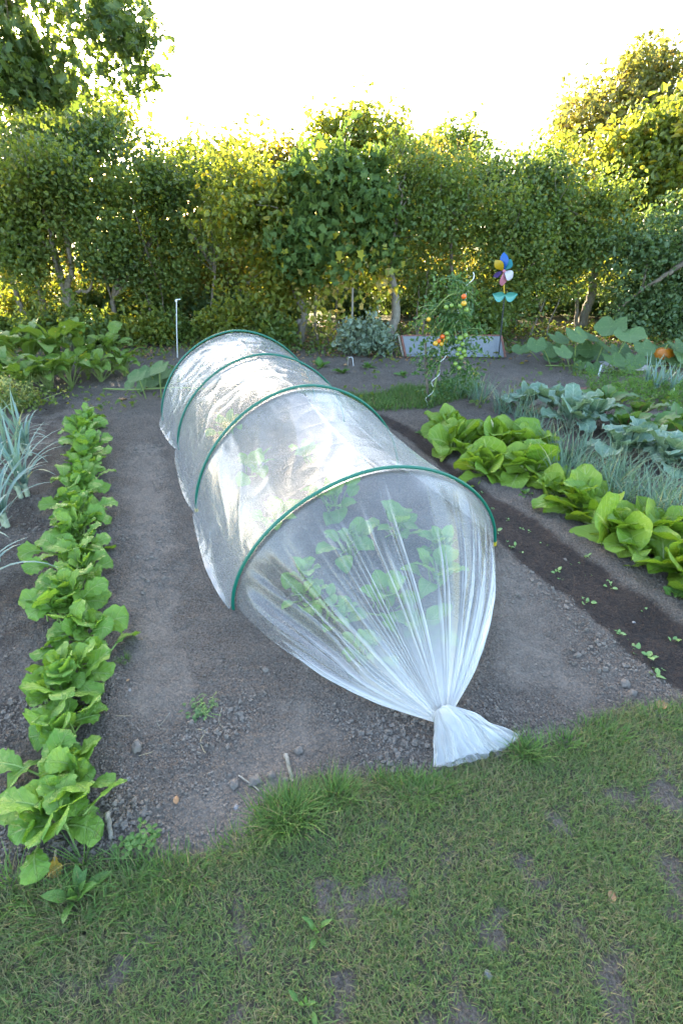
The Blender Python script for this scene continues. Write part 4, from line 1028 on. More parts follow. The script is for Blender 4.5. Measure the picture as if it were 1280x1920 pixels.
def A(px, py, d): return at(px, py, d)
def pathpx(pts): return [at(a, b, d) for a, b, d in pts]
def stem_px(pts, r0, r1):
    P = np.array(pathpx(pts)); return (P, r0, r1)
def gb(px, d):
    """ground below a pixel column at distance d"""
    # solve for the pixel row of the ground at distance d
    a = math.atan2(-H, d) + PITCH; py = 960 - F * math.tan(a); p = at(px, py, d); p[2] = 0; return p
def crown_px(px, py, d, rx, rz, ry=None):
    """crown ellipsoid from pixel centre and pixel radii"""
    c = at(px, py, d); dep = d * CP - (c[2] - H) * SP * -1 * -1
    dep = d * CP + (H - c[2]) * SP
    k = dep / F; return (c, np.array([rx * k, ry if ry else max(rx, rz) * k * .75, rz * k * 1.0]))

def hedge():
    g = 'trees and shrubs of the hedge'
    # left: gnarled multi-stemmed tree and two leaning trunks
    d = 8.5
    tree('gnarled_tree', 'old tree with grey trunk forking low into upright limbs, at the left of the hedge', 'tree', gb(155, d), [crown_px(80, 330, 8.3, 110, 110, .7), crown_px(190, 400, 8.4, 80, 80, .6), crown_px(60, 480, 8.4, 90, 60, .5)], 'f_mid', 9000, .062, 1,
         [stem_px([(158, 632, d), (148, 600, d), (132, 572, d), (122, 548, d)], .085, .065), stem_px([(124, 552, d), (112, 520, d), (100, 475, d - .1), (96, 440, d)], .04, .02), stem_px([(124, 552, d), (128, 530, d), (135, 505, d), (122, 420, d), (115, 340, d)], .055, .022),
          stem_px([(128, 560, d), (150, 545, d), (168, 545, d), (178, 500, d), (182, 465, d)], .028, .012), stem_px([(118, 525, d), (108, 480, d + .1), (84, 400, d + .1), (75, 330, d)], .035, .016)], 'bark', 16, .24, group=g, clumps=60)
    tree('leaning_tree', 'thin leaning trunk, left of the gnarled forked tree', 'tree', gb(92, 8.9), [crown_px(30, 420, 8.8, 70, 70, .5)], 'f_mid', 3600, .06, 2, [stem_px([(92, 612, 8.9), (82, 570, 8.9), (72, 530, 8.9), (60, 450, 8.9)], .06, .03)], 'bark', 8, .22, group=g, clumps=26)
    tree('leaning_tree', 'thin leaning trunk at the far left edge of the hedge', 'tree', gb(52, 9.0), [crown_px(-20, 430, 8.9, 70, 90, .5)], 'f_dark', 3600, .06, 3, [stem_px([(52, 605, 9), (38, 570, 9), (25, 530, 9), (5, 450, 9)], .055, .03)], 'bark', 8, .22, group=g, clumps=26)
    tree('spreading_shrub', 'broad dark shrub with a sunlit yellow top under the overhanging branches', 'shrub', gb(90, 9.8), [crown_px(60, 290, 9.6, 110, 70, .8), crown_px(180, 300, 9.6, 90, 60, .7), crown_px(120, 380, 9.6, 150, 60, .7)], 'f_dark', 10000, .075, 4, (), nbranch=16, cl=.26, group=g, clumps=60)
    tree('sunlit_shrub', 'tall yellow-green backlit shrub behind the broad dark shrub on the left', 'shrub', gb(150, 11.6), [crown_px(205, 235, 11.4, 55, 42, .6), crown_px(130, 230, 11.4, 130, 45, .8), crown_px(60, 230, 11.4, 80, 40, .7), crown_px(90, 380, 11.4, 150, 130, .8)], 'f_yel', 9000, .085, 5, (), nbranch=14, cl=.30, group=g, clumps=60)
    tree('hazel_shrub', 'dense green shrub between the gnarled tree and the yellow elder', 'shrub', gb(290, 9.2), [crown_px(265, 390, 9.0, 90, 70, .6), crown_px(350, 420, 9.0, 80, 90, .6), crown_px(300, 500, 9.0, 110, 60, .5)], 'f_mid', 11000, .058, 6, [stem_px([(388, 650, 8.4), (396, 580, 8.6), (402, 510, 8.8)], .022, .016), stem_px([(305, 640, 8.6), (285, 590, 8.6), (270, 540, 8.8)], .012, .008), stem_px([(308, 640, 8.6), (310, 600, 8.6), (302, 540, 8.8)], .012, .008)], nbranch=20, cl=.24, group=g, clumps=60)
    tree('hazel_shrub', 'darker green shrub in front of the sunny gap left of the white pole', 'shrub', gb(225, 8.6), [crown_px(215, 470, 8.6, 60, 50, .5), crown_px(330, 330, 9.3, 90, 45, .6)], 'f_dark', 4500, .06, 7, (), nbranch=8, cl=.22, group=g, clumps=36)
    tree('golden_shrub', 'low golden shrub glowing in the sun behind the white pole', 'shrub', gb(270, 10.8), [crown_px(250, 550, 10.6, 140, 50, .7), crown_px(350, 520, 10.6, 100, 70, .7)], 'f_gold', 8000, .065, 8, (), nbranch=8, cl=.24, group=g, clumps=50)  # stands in for sunlit grass beyond the gap, sunlight in its leaf colour
    tree('golden_shrub', 'golden sun-coloured shrub glowing behind the yellow elder and the tunnel', 'shrub', gb(450, 10.2), [crown_px(450, 560, 10.0, 90, 60, .6), crown_px(430, 460, 10.2, 110, 60, .6)], 'f_gold', 6500, .065, 9, (), nbranch=8, cl=.24, group=g, clumps=46)
    tree('backlit_shrub', 'bright backlit shrub top showing between left trees and elder', 'shrub', gb(340, 12), [crown_px(345, 310, 11.8, 60, 55, .6), crown_px(420, 330, 11.8, 90, 50, .7), crown_px(350, 430, 11.8, 150, 100, .7)], 'f_yel', 9500, .085, 10, (), nbranch=12, cl=.30, group=g, clumps=60, sprigs=14)
    tree('backlit_shrub', 'hazy yellow shrub top left of the climbing hop', 'shrub', gb(480, 12.5), [crown_px(465, 300, 12.2, 55, 35, .6), crown_px(535, 320, 12.2, 60, 45, .6), crown_px(500, 430, 12.2, 140, 100, .7)], 'f_gold', 8000, .085, 11, (), nbranch=10, cl=.3, group=g, clumps=56, sprigs=10)
    tree('elder_shrub', 'yellow-green elder with a thick pale trunk left of the hop', 'shrub', gb(555, 8.0), [crown_px(470, 400, 8.0, 65, 80, .5), crown_px(530, 440, 8.0, 70, 90, .5), crown_px(505, 560, 8.0, 70, 60, .45), crown_px(440, 350, 8.3, 60, 50, .4)], 'f_yel', 8500, .075, 12,
         [stem_px([(562, 655, 7.9), (566, 615, 7.9), (572, 585, 7.9), (556, 555, 7.9), (550, 505, 8.0), (556, 440, 8.0)], .065, .04), stem_px([(572, 590, 7.9), (555, 608, 7.85), (545, 612, 7.85)], .04, .035)], 'bark', 12, .22, group=g, clumps=56)
    # hop climbing over the middle of the hedge
    T = tree('climbing_hop', 'dark green climbing hop with big lobed leaves hanging over the middle of the hedge', 'climber', gb(625, 7.8), [crown_px(620, 340, 7.7, 75, 55, .45), crown_px(640, 420, 7.6, 65, 80, .4), crown_px(580, 450, 7.6, 40, 90, .3), crown_px(665, 350, 7.8, 55, 50, .35), crown_px(565, 330, 7.9, 45, 35, .35), crown_px(690, 440, 7.8, 35, 60, .3)], 'f_hop', 5200, .105, 13,
         [stem_px([(600, 660, 7.8), (590, 600, 7.8), (600, 520, 7.8), (620, 400, 7.8)], .022, .014), stem_px([(640, 655, 7.8), (630, 590, 7.8), (640, 480, 7.8)], .014, .01)], 'bark2', 10, .20, up=.2, group=g, clumps=46, lobed=True, sprigs=10)
    rg = np.random.default_rng(14); n = 420; mb = MB(); P = np.concatenate([crown_px(650, 510, 7.55, 50, 55)[0] + rg.normal(size=(n // 2, 3)) * [.26, .12, .26], crown_px(615, 590, 7.6, 45, 45)[0] + rg.normal(size=(n // 4, 3)) * [.22, .12, .22], crown_px(715, 530, 7.6, 30, 45)[0] + rg.normal(size=(n // 4, 3)) * [.13, .1, .24]])
    P[:, 2] = np.maximum(P[:, 2], .08); leaf_cloud(mb, P, rg.uniform(.07, .13, len(P)), rg, up=.1, lobed=True); tag(mb.build('hanging_leaves', M['f_hopy'], T), 'yellowing lower hop leaves')
    tree('backlit_shrub', 'tall sunny shrub rising behind the climbing hop', 'shrub', gb(660, 11), [crown_px(635, 250, 10.8, 60, 42, .6), crown_px(710, 262, 10.8, 65, 48, .6), crown_px(690, 400, 10.8, 120, 120, .6)], 'f_yel', 10500, .075, 15, (), nbranch=14, cl=.27, group=g, clumps=62, sprigs=22)
    tree('hawthorn', 'small tree with a slanting grey trunk right of the climbing hop', 'tree', gb(735, 7.9), [crown_px(740, 330, 8.2, 70, 55, .5), crown_px(775, 400, 8.2, 60, 60, .45), crown_px(700, 440, 8.2, 40, 50, .4), crown_px(760, 480, 8.3, 60, 60, .4)], 'f_mid', 6800, .055, 16,
         [stem_px([(722, 655, 7.9), (732, 622, 7.9), (742, 590, 7.9), (738, 540, 8), (728, 500, 8)], .085, .05), stem_px([(728, 515, 8), (732, 470, 8), (742, 420, 8), (755, 362, 8)], .04, .018), stem_px([(720, 510, 8), (716, 480, 8), (728, 440, 8)], .02, .012)], 'bark', 14, .22, group=g, clumps=52)
    tree('hedge_shrub', 'thin many-stemmed shrub behind the tomato vine', 'shrub', gb(830, 8.3), [crown_px(830, 350, 8.5, 60, 45, .45), crown_px(840, 430, 8.5, 65, 60, .45), crown_px(815, 530, 8.6, 60, 50, .4)], 'f_mid', 7000, .055, 17,
         [stem_px([(862, 640, 8.3), (858, 560, 8.3), (848, 520, 8.4), (844, 440, 8.4), (845, 395, 8.4)], .035, .02), stem_px([(790, 650, 8.2), (795, 600, 8.2), (800, 540, 8.3)], .018, .012), stem_px([(770, 655, 8.2), (790, 600, 8.2), (802, 530, 8.3)], .014, .010), stem_px([(778, 650, 8.2), (782, 590, 8.2), (786, 535, 8.3)], .01, .008), stem_px([(880, 630, 8.3), (884, 560, 8.3), (888, 520, 8.3)], .016, .012)], 'bark2', 14, .22, group=g, clumps=54)
    tree('hedge_shrub', 'dense dark hedge shrub right behind the pinwheel', 'shrub', gb(930, 8.5), [crown_px(930, 400, 8.6, 75, 65, .5), crown_px(965, 460, 8.5, 70, 75, .5), crown_px(900, 560, 8.4, 50, 55, .4), crown_px(960, 560, 8.4, 50, 50, .4)], 'f_mid', 10500, .055, 18, [stem_px([(985, 645, 8.4), (1000, 610, 8.4), (1022, 560, 8.4)], .022, .014), stem_px([(1020, 645, 8.4), (1030, 600, 8.4), (1050, 560, 8.4)], .012, .008), stem_px([(940, 640, 8.5), (940, 560, 8.5), (935, 480, 8.6)], .03, .015)], nbranch=18, cl=.22, group=g, clumps=66)
    tree('hedge_shrub', 'green hedge shrub whose top twigs stick into the white sky', 'shrub', gb(960, 9.4), [crown_px(985, 350, 9.3, 60, 45, .5), crown_px(920, 340, 9.4, 50, 35, .5), crown_px(960, 450, 9.4, 90, 90, .5)], 'f_dark', 7600, .06, 19, (), nbranch=12, cl=.24, group=g, clumps=54, sprigs=16)
    tree('hedge_tree', 'hedge tree with a thick curved pale trunk behind the squash leaves', 'tree', gb(1095, 9.1), [crown_px(1040, 400, 8.9, 70, 70, .5), crown_px(1110, 420, 8.9, 70, 70, .5), crown_px(1060, 500, 8.8, 80, 50, .5)], 'f_mid', 9500, .058, 20,
         [stem_px([(1090, 625, 9.1), (1094, 590, 9.1), (1108, 555, 9.1), (1112, 520, 9.1), (1140, 460, 9.1)], .09, .05), stem_px([(1078, 622, 9.1), (1081, 580, 9.1), (1080, 540, 9.1)], .035, .025)], 'bark', 14, .23, group=g, clumps=62)
    tree('bluish_shrub', 'big bluish green shrub at the right edge with a bare slanting branch', 'shrub', gb(1220, 8.7), [crown_px(1180, 480, 8.5, 65, 55, .5), crown_px(1250, 470, 8.5, 60, 65, .5), crown_px(1230, 560, 8.4, 90, 55, .5), crown_px(1300, 520, 8.4, 60, 80, .5)], 'f_blue', 11000, .065, 21,
         [stem_px([(1320, 470, 8.0), (1270, 500, 8.0), (1240, 520, 8.0), (1200, 545, 8.1), (1150, 588, 8.2)], .05, .012), stem_px([(1320, 640, 8.2), (1325, 540, 8.1), (1320, 470, 8.0)], .07, .05)], 'bark2', 12, .23, group=g, clumps=66)
    tree('bright_elder', 'bright yellow-green sunlit elder at the right edge above the bluish shrub', 'shrub', gb(1210, 10.3), [crown_px(1200, 290, 10.2, 75, 55, .6), crown_px(1270, 260, 10.2, 60, 60, .6), crown_px(1150, 340, 10.2, 70, 45, .6), crown_px(1240, 370, 10.2, 100, 60, .6)], 'f_yel', 11000, .095, 22, (), nbranch=14, cl=.27, group=g, clumps=66, sprigs=10)
    tree('backlit_shrub', 'backlit shrub behind the hedge between pinwheel and big right tree', 'shrub', gb(1050, 12), [crown_px(1050, 330, 11.8, 80, 55, .6), crown_px(1100, 420, 11.8, 120, 100, .6)], 'f_yel', 8000, .085, 23, (), nbranch=10, cl=.28, group=g, clumps=50, sprigs=10)
    tree('backlit_shrub', 'backlit shrub behind the tomato vine and pinwheel', 'shrub', gb(840, 12), [crown_px(770, 320, 11.8, 60, 50, .6), crown_px(880, 360, 11.8, 90, 45, .6), crown_px(850, 440, 11.8, 140, 90, .6)], 'f_gold', 9000, .08, 24, (), nbranch=10, cl=.28, group=g, clumps=56, sprigs=14)
    # far trees
    tree('round_tree', 'small round-topped tree far behind the hedge against the white sky', 'tree', gb(848, 24), [crown_px(848, 290, 24, 48, 45, 1.6), crown_px(848, 370, 24, 60, 40, 1.5)], 'f_mid', 7000, .15, 25, (), nbranch=12, cl=.42, clumps=60, sprigs=8)
    tree('walnut_tree', 'large spreading tree with drooping golden-lit crown at the upper right', 'tree', gb(1140, 17), [crown_px(1190, 139, 17, 60, 28, 1.1), crown_px(1100, 199, 17, 42, 38, 1.0), crown_px(1250, 134, 17, 50, 30, 1.1), crown_px(1215, 174, 17, 65, 32, 1.2), crown_px(1150, 214, 17, 60, 40, 1.2), crown_px(1250, 214, 17, 80, 55, 1.3), crown_px(1088, 259, 17, 36, 40, .9), crown_px(1330, 214, 17, 90, 90, 1.5), crown_px(1300, 324, 17, 70, 50, 1.2)], 'f_walnut', 24000, .125, 26,
         [stem_px([(1140, 400, 17), (1142, 330, 17), (1148, 265, 17), (1150, 240, 17)], .22, .13), stem_px([(1150, 245, 17), (1165, 225, 17), (1180, 215, 17)], .09, .05), stem_px([(1150, 245, 17), (1140, 215, 17), (1125, 190, 17)], .08, .04)], 'bark2', 24, .40, clumps=100, sprigs=6, hang=.45, dens=.72)
    # overhanging branches of a big tree whose trunk stands outside the picture
    tree('overhanging_oak', 'dark leafy branches of a big tree hanging in at the upper left corner', 'tree', (-5.6, 6.0, 0), [crown_px(40, 60, 5.6, 110, 80, .9), crown_px(170, 40, 5.4, 90, 60, .8), crown_px(60, 140, 5.6, 100, 30, .7), crown_px(195, 115, 5.4, 55, 38, .5), crown_px(110, 150, 5.5, 80, 28, .5), crown_px(225, 60, 5.4, 28, 50, .4), crown_px(-160, 60, 5.6, 150, 120, 1.0), crown_px(80, -90, 5.4, 200, 90, 1.0), (np.array([-5.4, 6.0, 4.2]), np.array([1.6, 1.6, 1.4]))], 'f_dark', 8000, .075, 27,
         [(np.array([[-5.6, 6, -.1], [-5.5, 6, 1.2], [-5.4, 5.95, 2.6], [-5.2, 5.9, 3.8]]), .2, .1), (np.array([[-5.4, 5.95, 2.6], [-4.2, 5.7, 3.3], [-3.0, 5.5, 3.6], [-2.2, 5.4, 3.8]]), .08, .02)], 'bark2', 30, .17, up=.3, clumps=130, sprigs=6, lobed=True, dens=1.75)
    # filling the hedge outside the frame and at its foot
    for i, (px, d, m, lb) in enumerate([(-170, 9.0, 'f_mid', 'hedge shrub beyond the left edge of the photo'), (-330, 8.6, 'f_dark', 'second hedge shrub beyond the left edge of the photo'), (1420, 8.6, 'f_mid', 'hedge shrub beyond the right edge of the photo'), (1560, 8.2, 'f_dark', 'second hedge shrub beyond the right edge of the photo')]):
        tree('hedge_shrub', lb, 'shrub', gb(px, d), [crown_px(px, 400, d, 120, 110, .6), crown_px(px, 540, d, 120, 80, .6)], m, 6500, .075, 40 + i, (), nbranch=10, cl=.26, group=g, clumps=50)
    rg = np.random.default_rng(70)
    low = [(40, 640, 70, 45, 8.2, 'f_mid', 'low leafy undergrowth at the far left foot of the hedge'), (215, 640, 50, 40, 8.0, 'f_yel', 'low yellow-green undergrowth right of the gnarled trunk'), (330, 640, 60, 35, 8.2, 'f_mid', 'low undergrowth behind the white pole'), (430, 610, 55, 45, 8.0, 'f_yel', 'leafy undergrowth directly behind the far hoop of the tunnel'), (520, 640, 40, 40, 7.7, 'f_mid', 'leafy undergrowth at the foot of the pale elder trunk'),
           (685, 640, 34, 26, 7.2, 'f_silver', 'silvery grey-leaved shrub at the foot of the hedge beside the stake'), (905, 600, 45, 40, 7.9, 'f_mid', 'leafy bramble between the glass frame and the hedge'), (1190, 600, 60, 40, 8.2, 'f_blue', 'low bluish undergrowth behind the squash leaves'), (1270, 610, 50, 45, 8.0, 'f_blue', 'low bluish undergrowth at the right edge above the pumpkin')]
    mats = ['f_mid', 'f_yel', 'f_dark', 'f_mid', 'f_blue']
    for i, px in enumerate(range(-60, 1360, 118)):
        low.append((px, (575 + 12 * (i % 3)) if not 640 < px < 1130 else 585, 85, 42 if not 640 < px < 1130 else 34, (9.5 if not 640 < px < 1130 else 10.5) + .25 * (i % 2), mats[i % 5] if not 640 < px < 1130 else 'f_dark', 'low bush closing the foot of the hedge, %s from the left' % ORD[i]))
    low += [(95, 618, 60, 34, 7.9, 'f_mid', 'leafy undergrowth behind the broad-leaved perennials'), (165, 625, 45, 34, 7.7, 'f_mid', 'leafy undergrowth hiding the foot of the gnarled trunk'), (275, 630, 50, 38, 7.9, 'f_yel', 'yellow-green undergrowth left of the white pole')]
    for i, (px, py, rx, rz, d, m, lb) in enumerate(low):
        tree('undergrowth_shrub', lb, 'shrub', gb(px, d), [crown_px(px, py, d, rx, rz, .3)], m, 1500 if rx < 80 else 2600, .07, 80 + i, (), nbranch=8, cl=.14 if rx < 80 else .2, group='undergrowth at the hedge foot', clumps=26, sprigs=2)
    for i, (px, d) in enumerate([(-300, 14), (0, 14.5), (250, 14), (480, 15), (700, 14), (930, 14.5), (1150, 14), (1400, 13.5)]):
        lb = 'backdrop bush behind the hedge, %s from the left' % ORD[i]
        tree('backdrop_bush', lb, 'shrub', gb(px, d), [crown_px(px, 530, d, 150, 38, .9), crown_px(px + 40, 560, d, 150, 40, .8)], 'f_gold' if i % 2 else 'f_yel', 5000, .10, 120 + i, (), nbranch=8, cl=.36, group='bushes behind the hedge', clumps=50)
hedge()

def foot_plants():
    # broad leaved perennials before the left hedge
    spots = [(95, 735, 1.0, 'tall broad-leaved perennial with yellowing leaves in front of the gnarled tree'), (135, 725, 1.0, 'broad-leaved perennial with reddish stalks, right of the yellowing one'), (60, 745, .95, 'broad-leaved perennial behind the pale yellow flowers'), (190, 715, .85, 'broad-leaved perennial with arching leaves next to the squash'), (20, 740, 1.0, 'broad-leaved perennial at the left edge with brown spotted leaves'), (235, 705, .75, 'lower broad-leaved perennial just left of the heart-shaped squash leaves')]
    for i, (px, py, s, lb) in enumerate(spots):
        plant('perennial', lb, 'perennial', G(px, py), ('dock', 'squash_stalk'), rosette(26, .27 * s, .13 * s, .30 * s, elev=(88, 38), bend=(40, 110), prof='ovate', ruff=.06, nu=9, nv=5, pr=.0042), 'broad-leaved perennials', 700 + i)
    more = [(70, 715, 1.1, 'broad-leaved perennial in the second rank under the leaning trunks'), (115, 708, 1.1, 'broad-leaved perennial in the second rank before the forked trunk'), (165, 702, 1.0, 'broad-leaved perennial in the second rank right of the forked trunk'), (10, 712, 1.15, 'broad-leaved perennial in the second rank at the left edge'), (215, 695, .9, 'broad-leaved perennial in the second rank before the golden shrub')]
    for i, (px, py, s, lb) in enumerate(more):
        plant('perennial', lb, 'perennial', G(px, py), ('dock', 'squash_stalk'), rosette(26, .30 * s, .15 * s, .42 * s, elev=(88, 48), bend=(40, 105), prof='ovate', ruff=.06, nu=9, nv=5, pr=.0042, je=10), 'broad-leaved perennials', 720 + i)
    p = G(35, 768); rg = np.random.default_rng(9); T = thing('flowering_plant', 'low plant with pale yellow flower heads at the left edge behind the leeks', 'flower', p); mb = MB(); st = MB(); n = 700
    C = p + rg.normal(size=(26, 3)) * [.2, .12, .06] + [0, 0, .20]; P = C[rg.integers(0, 26, n)] + rg.normal(size=(n, 3)) * [.045, .04, .03]
    leaf_cloud(mb, P, rg.uniform(.02, .035, n), rg, up=1)
    for c in C: tube_to(st, smooth_path([p + (c - p) * [.4, .4, 0], (p + c) / 2, c], 3), .003, 5)
    mb.build('blossom', M['f_flower'], T); st.build('stalks', M['squash_stalk'], T)
    mb = MB(); P = p + rg.normal(size=(500, 3)) * [.2, .13, .05] + [0, 0, .09]; P[:, 2] = np.maximum(P[:, 2], .02); leaf_cloud(mb, P, rg.uniform(.03, .05, 500), rg); mb.build('leaves', M['f_mid'], T)
foot_plants()

# ------------------------------------------------------------------ garden objects
def garden():
    # pinwheel
    d = 6.9; b = gb(934, d); b[2] = ground_z(b[0], b[1]); T = thing('pinwheel', 'colourful toy pinwheel flower with turquoise leaves on a dark stick', 'pinwheel', b)
    hub = at(942, 508, d); k = .0068
    j = at(945, 553, d)
    mb = MB(); tube_to(mb, np.array([b - [0, 0, .05], (b + j) / 2, j]), .0085, 8); mb.build('stick', M['black'], T)
    mb = MB(); tube_to(mb, np.array([j - [0, 0, .02], j, hub]), .010, 8); mb.build('stem', M['gold'], T)
    rg = np.random.default_rng(3)
    for px, py, mt, w in ((943, 478, 'blue', .075), (955, 489, 'teal', .075), (957, 519, 'white', .10), (940, 532, 'pink', .085), (926, 517, 'purple', .06), (929, 491, 'gold', .08)):
        tip = at(px, py, d) ; tip = hub + (tip - hub) * 1.16; e = tip - hub; L = np.linalg.norm(e); e /= L; sd = np.cross(e, [0, -1, 0]); sd /= np.linalg.norm(sd)
        nu, nv = 12, 9; s, v = np.meshgrid(np.linspace(0, 1, nu), np.linspace(-1, 1, nv), indexing='ij')
        ww = w * .62 * np.clip(np.sin(np.pi * np.clip(s, .02, .985)**1.5), 0, 1)**.8
        P = hub + np.array([0, -.035, 0]) + e * (L * s)[..., None] + sd * (ww * v)[..., None] + np.array([0, -1., 0]) * (.045 * np.sin(np.pi * s) * (1 + v) * .6 - .02 * s)[..., None]
        mb = MB(); mb.add(P.reshape(-1, 3), grid_faces(nu, nv)); o = mb.build('petal', M[mt], T); o['label'] = {'gold': 'yellow'}.get(mt, mt) + ' petal of the pinwheel'
    mb = MB(); sphere_to(mb, hub + [0, -.05, 0], .022, ICO2); mb.build('hub', M['pink'], T)
    for px, sg in ((930, -1), (965, 1)):
        e = np.array([sg, 0, .10]); nu, nv = 12, 7; s, v = np.meshgrid(np.linspace(0, 1, nu), np.linspace(-1, 1, nv), indexing='ij')
        ww = .060 * np.sin(np.pi * np.clip(s, .01, .97)**.8)**.8
        P = j + e * (.165 * s)[..., None] + np.array([0, 0, 1.]) * (ww * v - .05 * np.sin(np.pi * s) * .6)[..., None] + np.array([0, -1., 0]) * (.015 + .02 * (v**2))[..., None]
        mb = MB(); mb.add(P.reshape(-1, 3), grid_faces(nu, nv)); mb.build('leaf', M['turq'], T)
    # old glazed frame leaning at the hedge
    bl, br = gb(760, 7.0), gb(946, 6.95); tl = at(752, 629, 7.08); tr = at(939, 629, 7.03); ctr = (bl + br) / 2
    bl[2] = br[2] = .02
    T = thing('glass_frame', 'old window frame with grey-blue sky-toned glass and red-brown wood leaning before the hedge', 'cold frame', ctr)
    nrm = np.cross(br - bl, tl - bl); nrm /= np.linalg.norm(nrm)
    mb = MB()
    for a, c, w in ((bl, tl, .024), (br, tr, .022), (tl, tr, .014)):
        e = (c - a) / 2; sd = np.cross(e, nrm); sd /= np.linalg.norm(sd); box(mb, (a + c) / 2 - nrm * .012 * (1 if w > .02 else .8), e * (1 if w > .02 else .96), sd * w / 1.6, nrm * .022 * (1 if w > .02 else .9))
    mb.build('frame', M['redwood'], T, smooth=False)
    mb = MB(); box(mb, (bl + br + tl + tr) / 4, (br - bl) / 2 * .985, (tl - bl + tr - br) / 4 * .985, nrm * .004); mb.build('pane', M['pane'], T, smooth=False)
    mb = MB(); box(mb, bl * .5 + tl * .5 - (br - bl) * .028, (tl - bl) / 2, (br - bl) * .008, nrm * .03); mb.build('side_board', M['wood'], T, smooth=False)
    # prop behind the pane so that it leans on something
    mb = MB(); m = (tl + tr) / 2; f = m + [0, .35, 0]; f[2] = 0; tube_to(mb, np.array([m + [0, .02, -.03], (m + f) / 2, f]), .015, 6); mb.build('prop', M['wood'], T)
    # white pole
    b = gb(332, 7.0); t = at(331, 562, 7.0); T = thing('white_pole', 'thin white pole with a small bracket on top standing before the left hedge', 'pole', b)
    mb = MB(); tube_to(mb, np.array([b - [0, 0, .05], (b + t) / 2, t]), .006, 8); mb.build('rod', M['metal'], T)
    mb = MB(); box(mb, t + [.022, 0, .004], [.032, 0, .003], [0, .008, 0], [0, 0, .005]); box(mb, t + [-.004, 0, -.012], [.012, 0, 0], [0, .013, 0], [0, 0, .012]); mb.build('bracket', M['metal'], T, smooth=False)
    # stakes
    for px, y0, y1, d, r, lb in ((661, 640, 540, 7.4, .016, 'tall grey wooden stake in front of the hanging hop leaves'), (653, 700, 668, 6.55, .009, 'short wooden peg with pale string on the soil behind the tunnel')):
        b = gb(px - 2, d); t = at(px, y1, d); T = thing('wooden_stake', lb, 'stake', b); mb = MB(); tube_to(mb, np.array([b - [0, 0, .05], b * .6 + t * .4, t]), [r * 1.05, r, r * .9], 8); mb.build('post', M['wood'], T)
        if d < 7: 
            mb = MB(); q = t + [0, 0, -.02]; tube_to(mb, smooth_path([q, q + [.05, 0, .005], q + [.065, 0, -.08], q + [.075, 0, -.17]], 4), .004, 5); mb.build('string', M['metal'], T)
    # slab
    c = gb(1165, 6.35); T = None; mb = MB(); box(mb, c + [0, 0, .05], [.25, .03, 0], [-.03, .17, 0], [0, 0, .022]); o = mb.build('paving_slab', M['concrete'], smooth=False, loc=c); tag(o, 'pale concrete paving slab lying below the squash leaves', 'slab')
    c2 = gb(1105, 6.3); mb = MB(); box(mb, c2 + [0.05, 0, .03], [.17, -.02, .01], [.02, .12, 0], [0, 0, .02]); tag(mb.build('paving_slab', M['concrete'], smooth=False, loc=c2), 'smaller darker slab left of the pale paving slab', 'slab')
    c3 = gb(1075, 5.35); mb = MB(); box(mb, c3 + [0.05, 0, .03], [.16, -.05, .015], [.01, .05, 0], [0, 0, .012]); tag(mb.build('board', M['redwood'], smooth=False, loc=c3), 'short brown board lying between kale and beet', 'board')
    for px, py, lb in ((1121, 706, 'small white plant marker left of the paving slab'), (1255, 752, 'white plant marker in front of the far right leeks')):
        q = G(px, py); mb = MB(); box(mb, q + [0, 0, .06], [.011, 0, 0], [0, .002, 0], [0, 0, .07]); box(mb, q + [0, 0, .135], [.006, 0, 0], [0, .0017, 0], [0, 0, .007]); tag(mb.build('plant_marker', M['metal'], smooth=False, loc=q), lb, 'marker')
    # tomato with its spiral stake
    p = G(797, 762); d = p[1]
    T = thing('spiral_stake', 'white metal spiral stake leaning beside the tomato vine', 'stake', p)
    top = at(886, 511, d); n = 150; s = np.linspace(0, 1, n); P = p + (top - p) * s[:, None]
    ph = 2 * np.pi * s * 7.2; P[:, 0] += .024 * np.cos(ph); P[:, 1] += .024 * np.sin(ph)
    mb = MB(); tube_to(mb, P, .004, 7); mb.build('rod', M['metal'], T)
    q = G(803, 756); T = thing('tomato_stake', 'short dark wooden stick at the foot of the tomato vine', 'stake', q); mb = MB(); tube_to(mb, np.array([q - [0, 0, .04], at(799, 700, d), at(797, 640, d)]), [.015, .013, .011], 7); mb.build('post', M['bark2_'] if 'bark2_' in M else M['bark2'], T)
    p = G(806, 758); T = thing('tomato_plant', 'tall tomato vine with red, yellow and green tomatoes in the vegetable bed', 'tomato plant', p)
    rg = np.random.default_rng(17); st = MB()
    A_ = smooth_path(pathpx([(806, 758, d), (822, 690, d), (830, 640, d), (845, 590, d), (862, 545, d), (850, 515, d)]), 6); tube_to(st, A_, np.linspace(.011, .006, len(A_)), 7)
    B_ = smooth_path(pathpx([(862, 548, d), (840, 555, d - .03), (815, 580, d - .05), (800, 598, d - .05)]), 6); tube_to(st, B_, np.linspace(.006, .004, len(B_)), 6)
    C_ = smooth_path(pathpx([(845, 590, d), (868, 600, d - .03), (872, 640, d - .06), (862, 690, d - .06)]), 6); tube_to(st, C_, np.linspace(.006, .004, len(C_)), 6)
    lm = MB(); Pl = []; Sz = []
    for c in rg.permutation(np.concatenate([A_[6:], A_[8:], B_, C_, C_]))[:80]:
        az = rg.random() * 6.28; L = rg.uniform(.12, .28); e = np.array([math.cos(az), math.sin(az) * .8, rg.uniform(-.5, .5)]); s = np.linspace(.2, 1, 6)
        ax = c + e * (L * s)[:, None] - np.array([0, 0, 1.]) * (.5 * L * s**2)[:, None]; tube_to(st, np.concatenate([[c], ax]), .0025, 5)
        m = 15; Pl.append(ax[rg.integers(0, 6, m)] + rg.normal(0, .028, (m, 3))); Sz.append(rg.uniform(.025, .06, m))
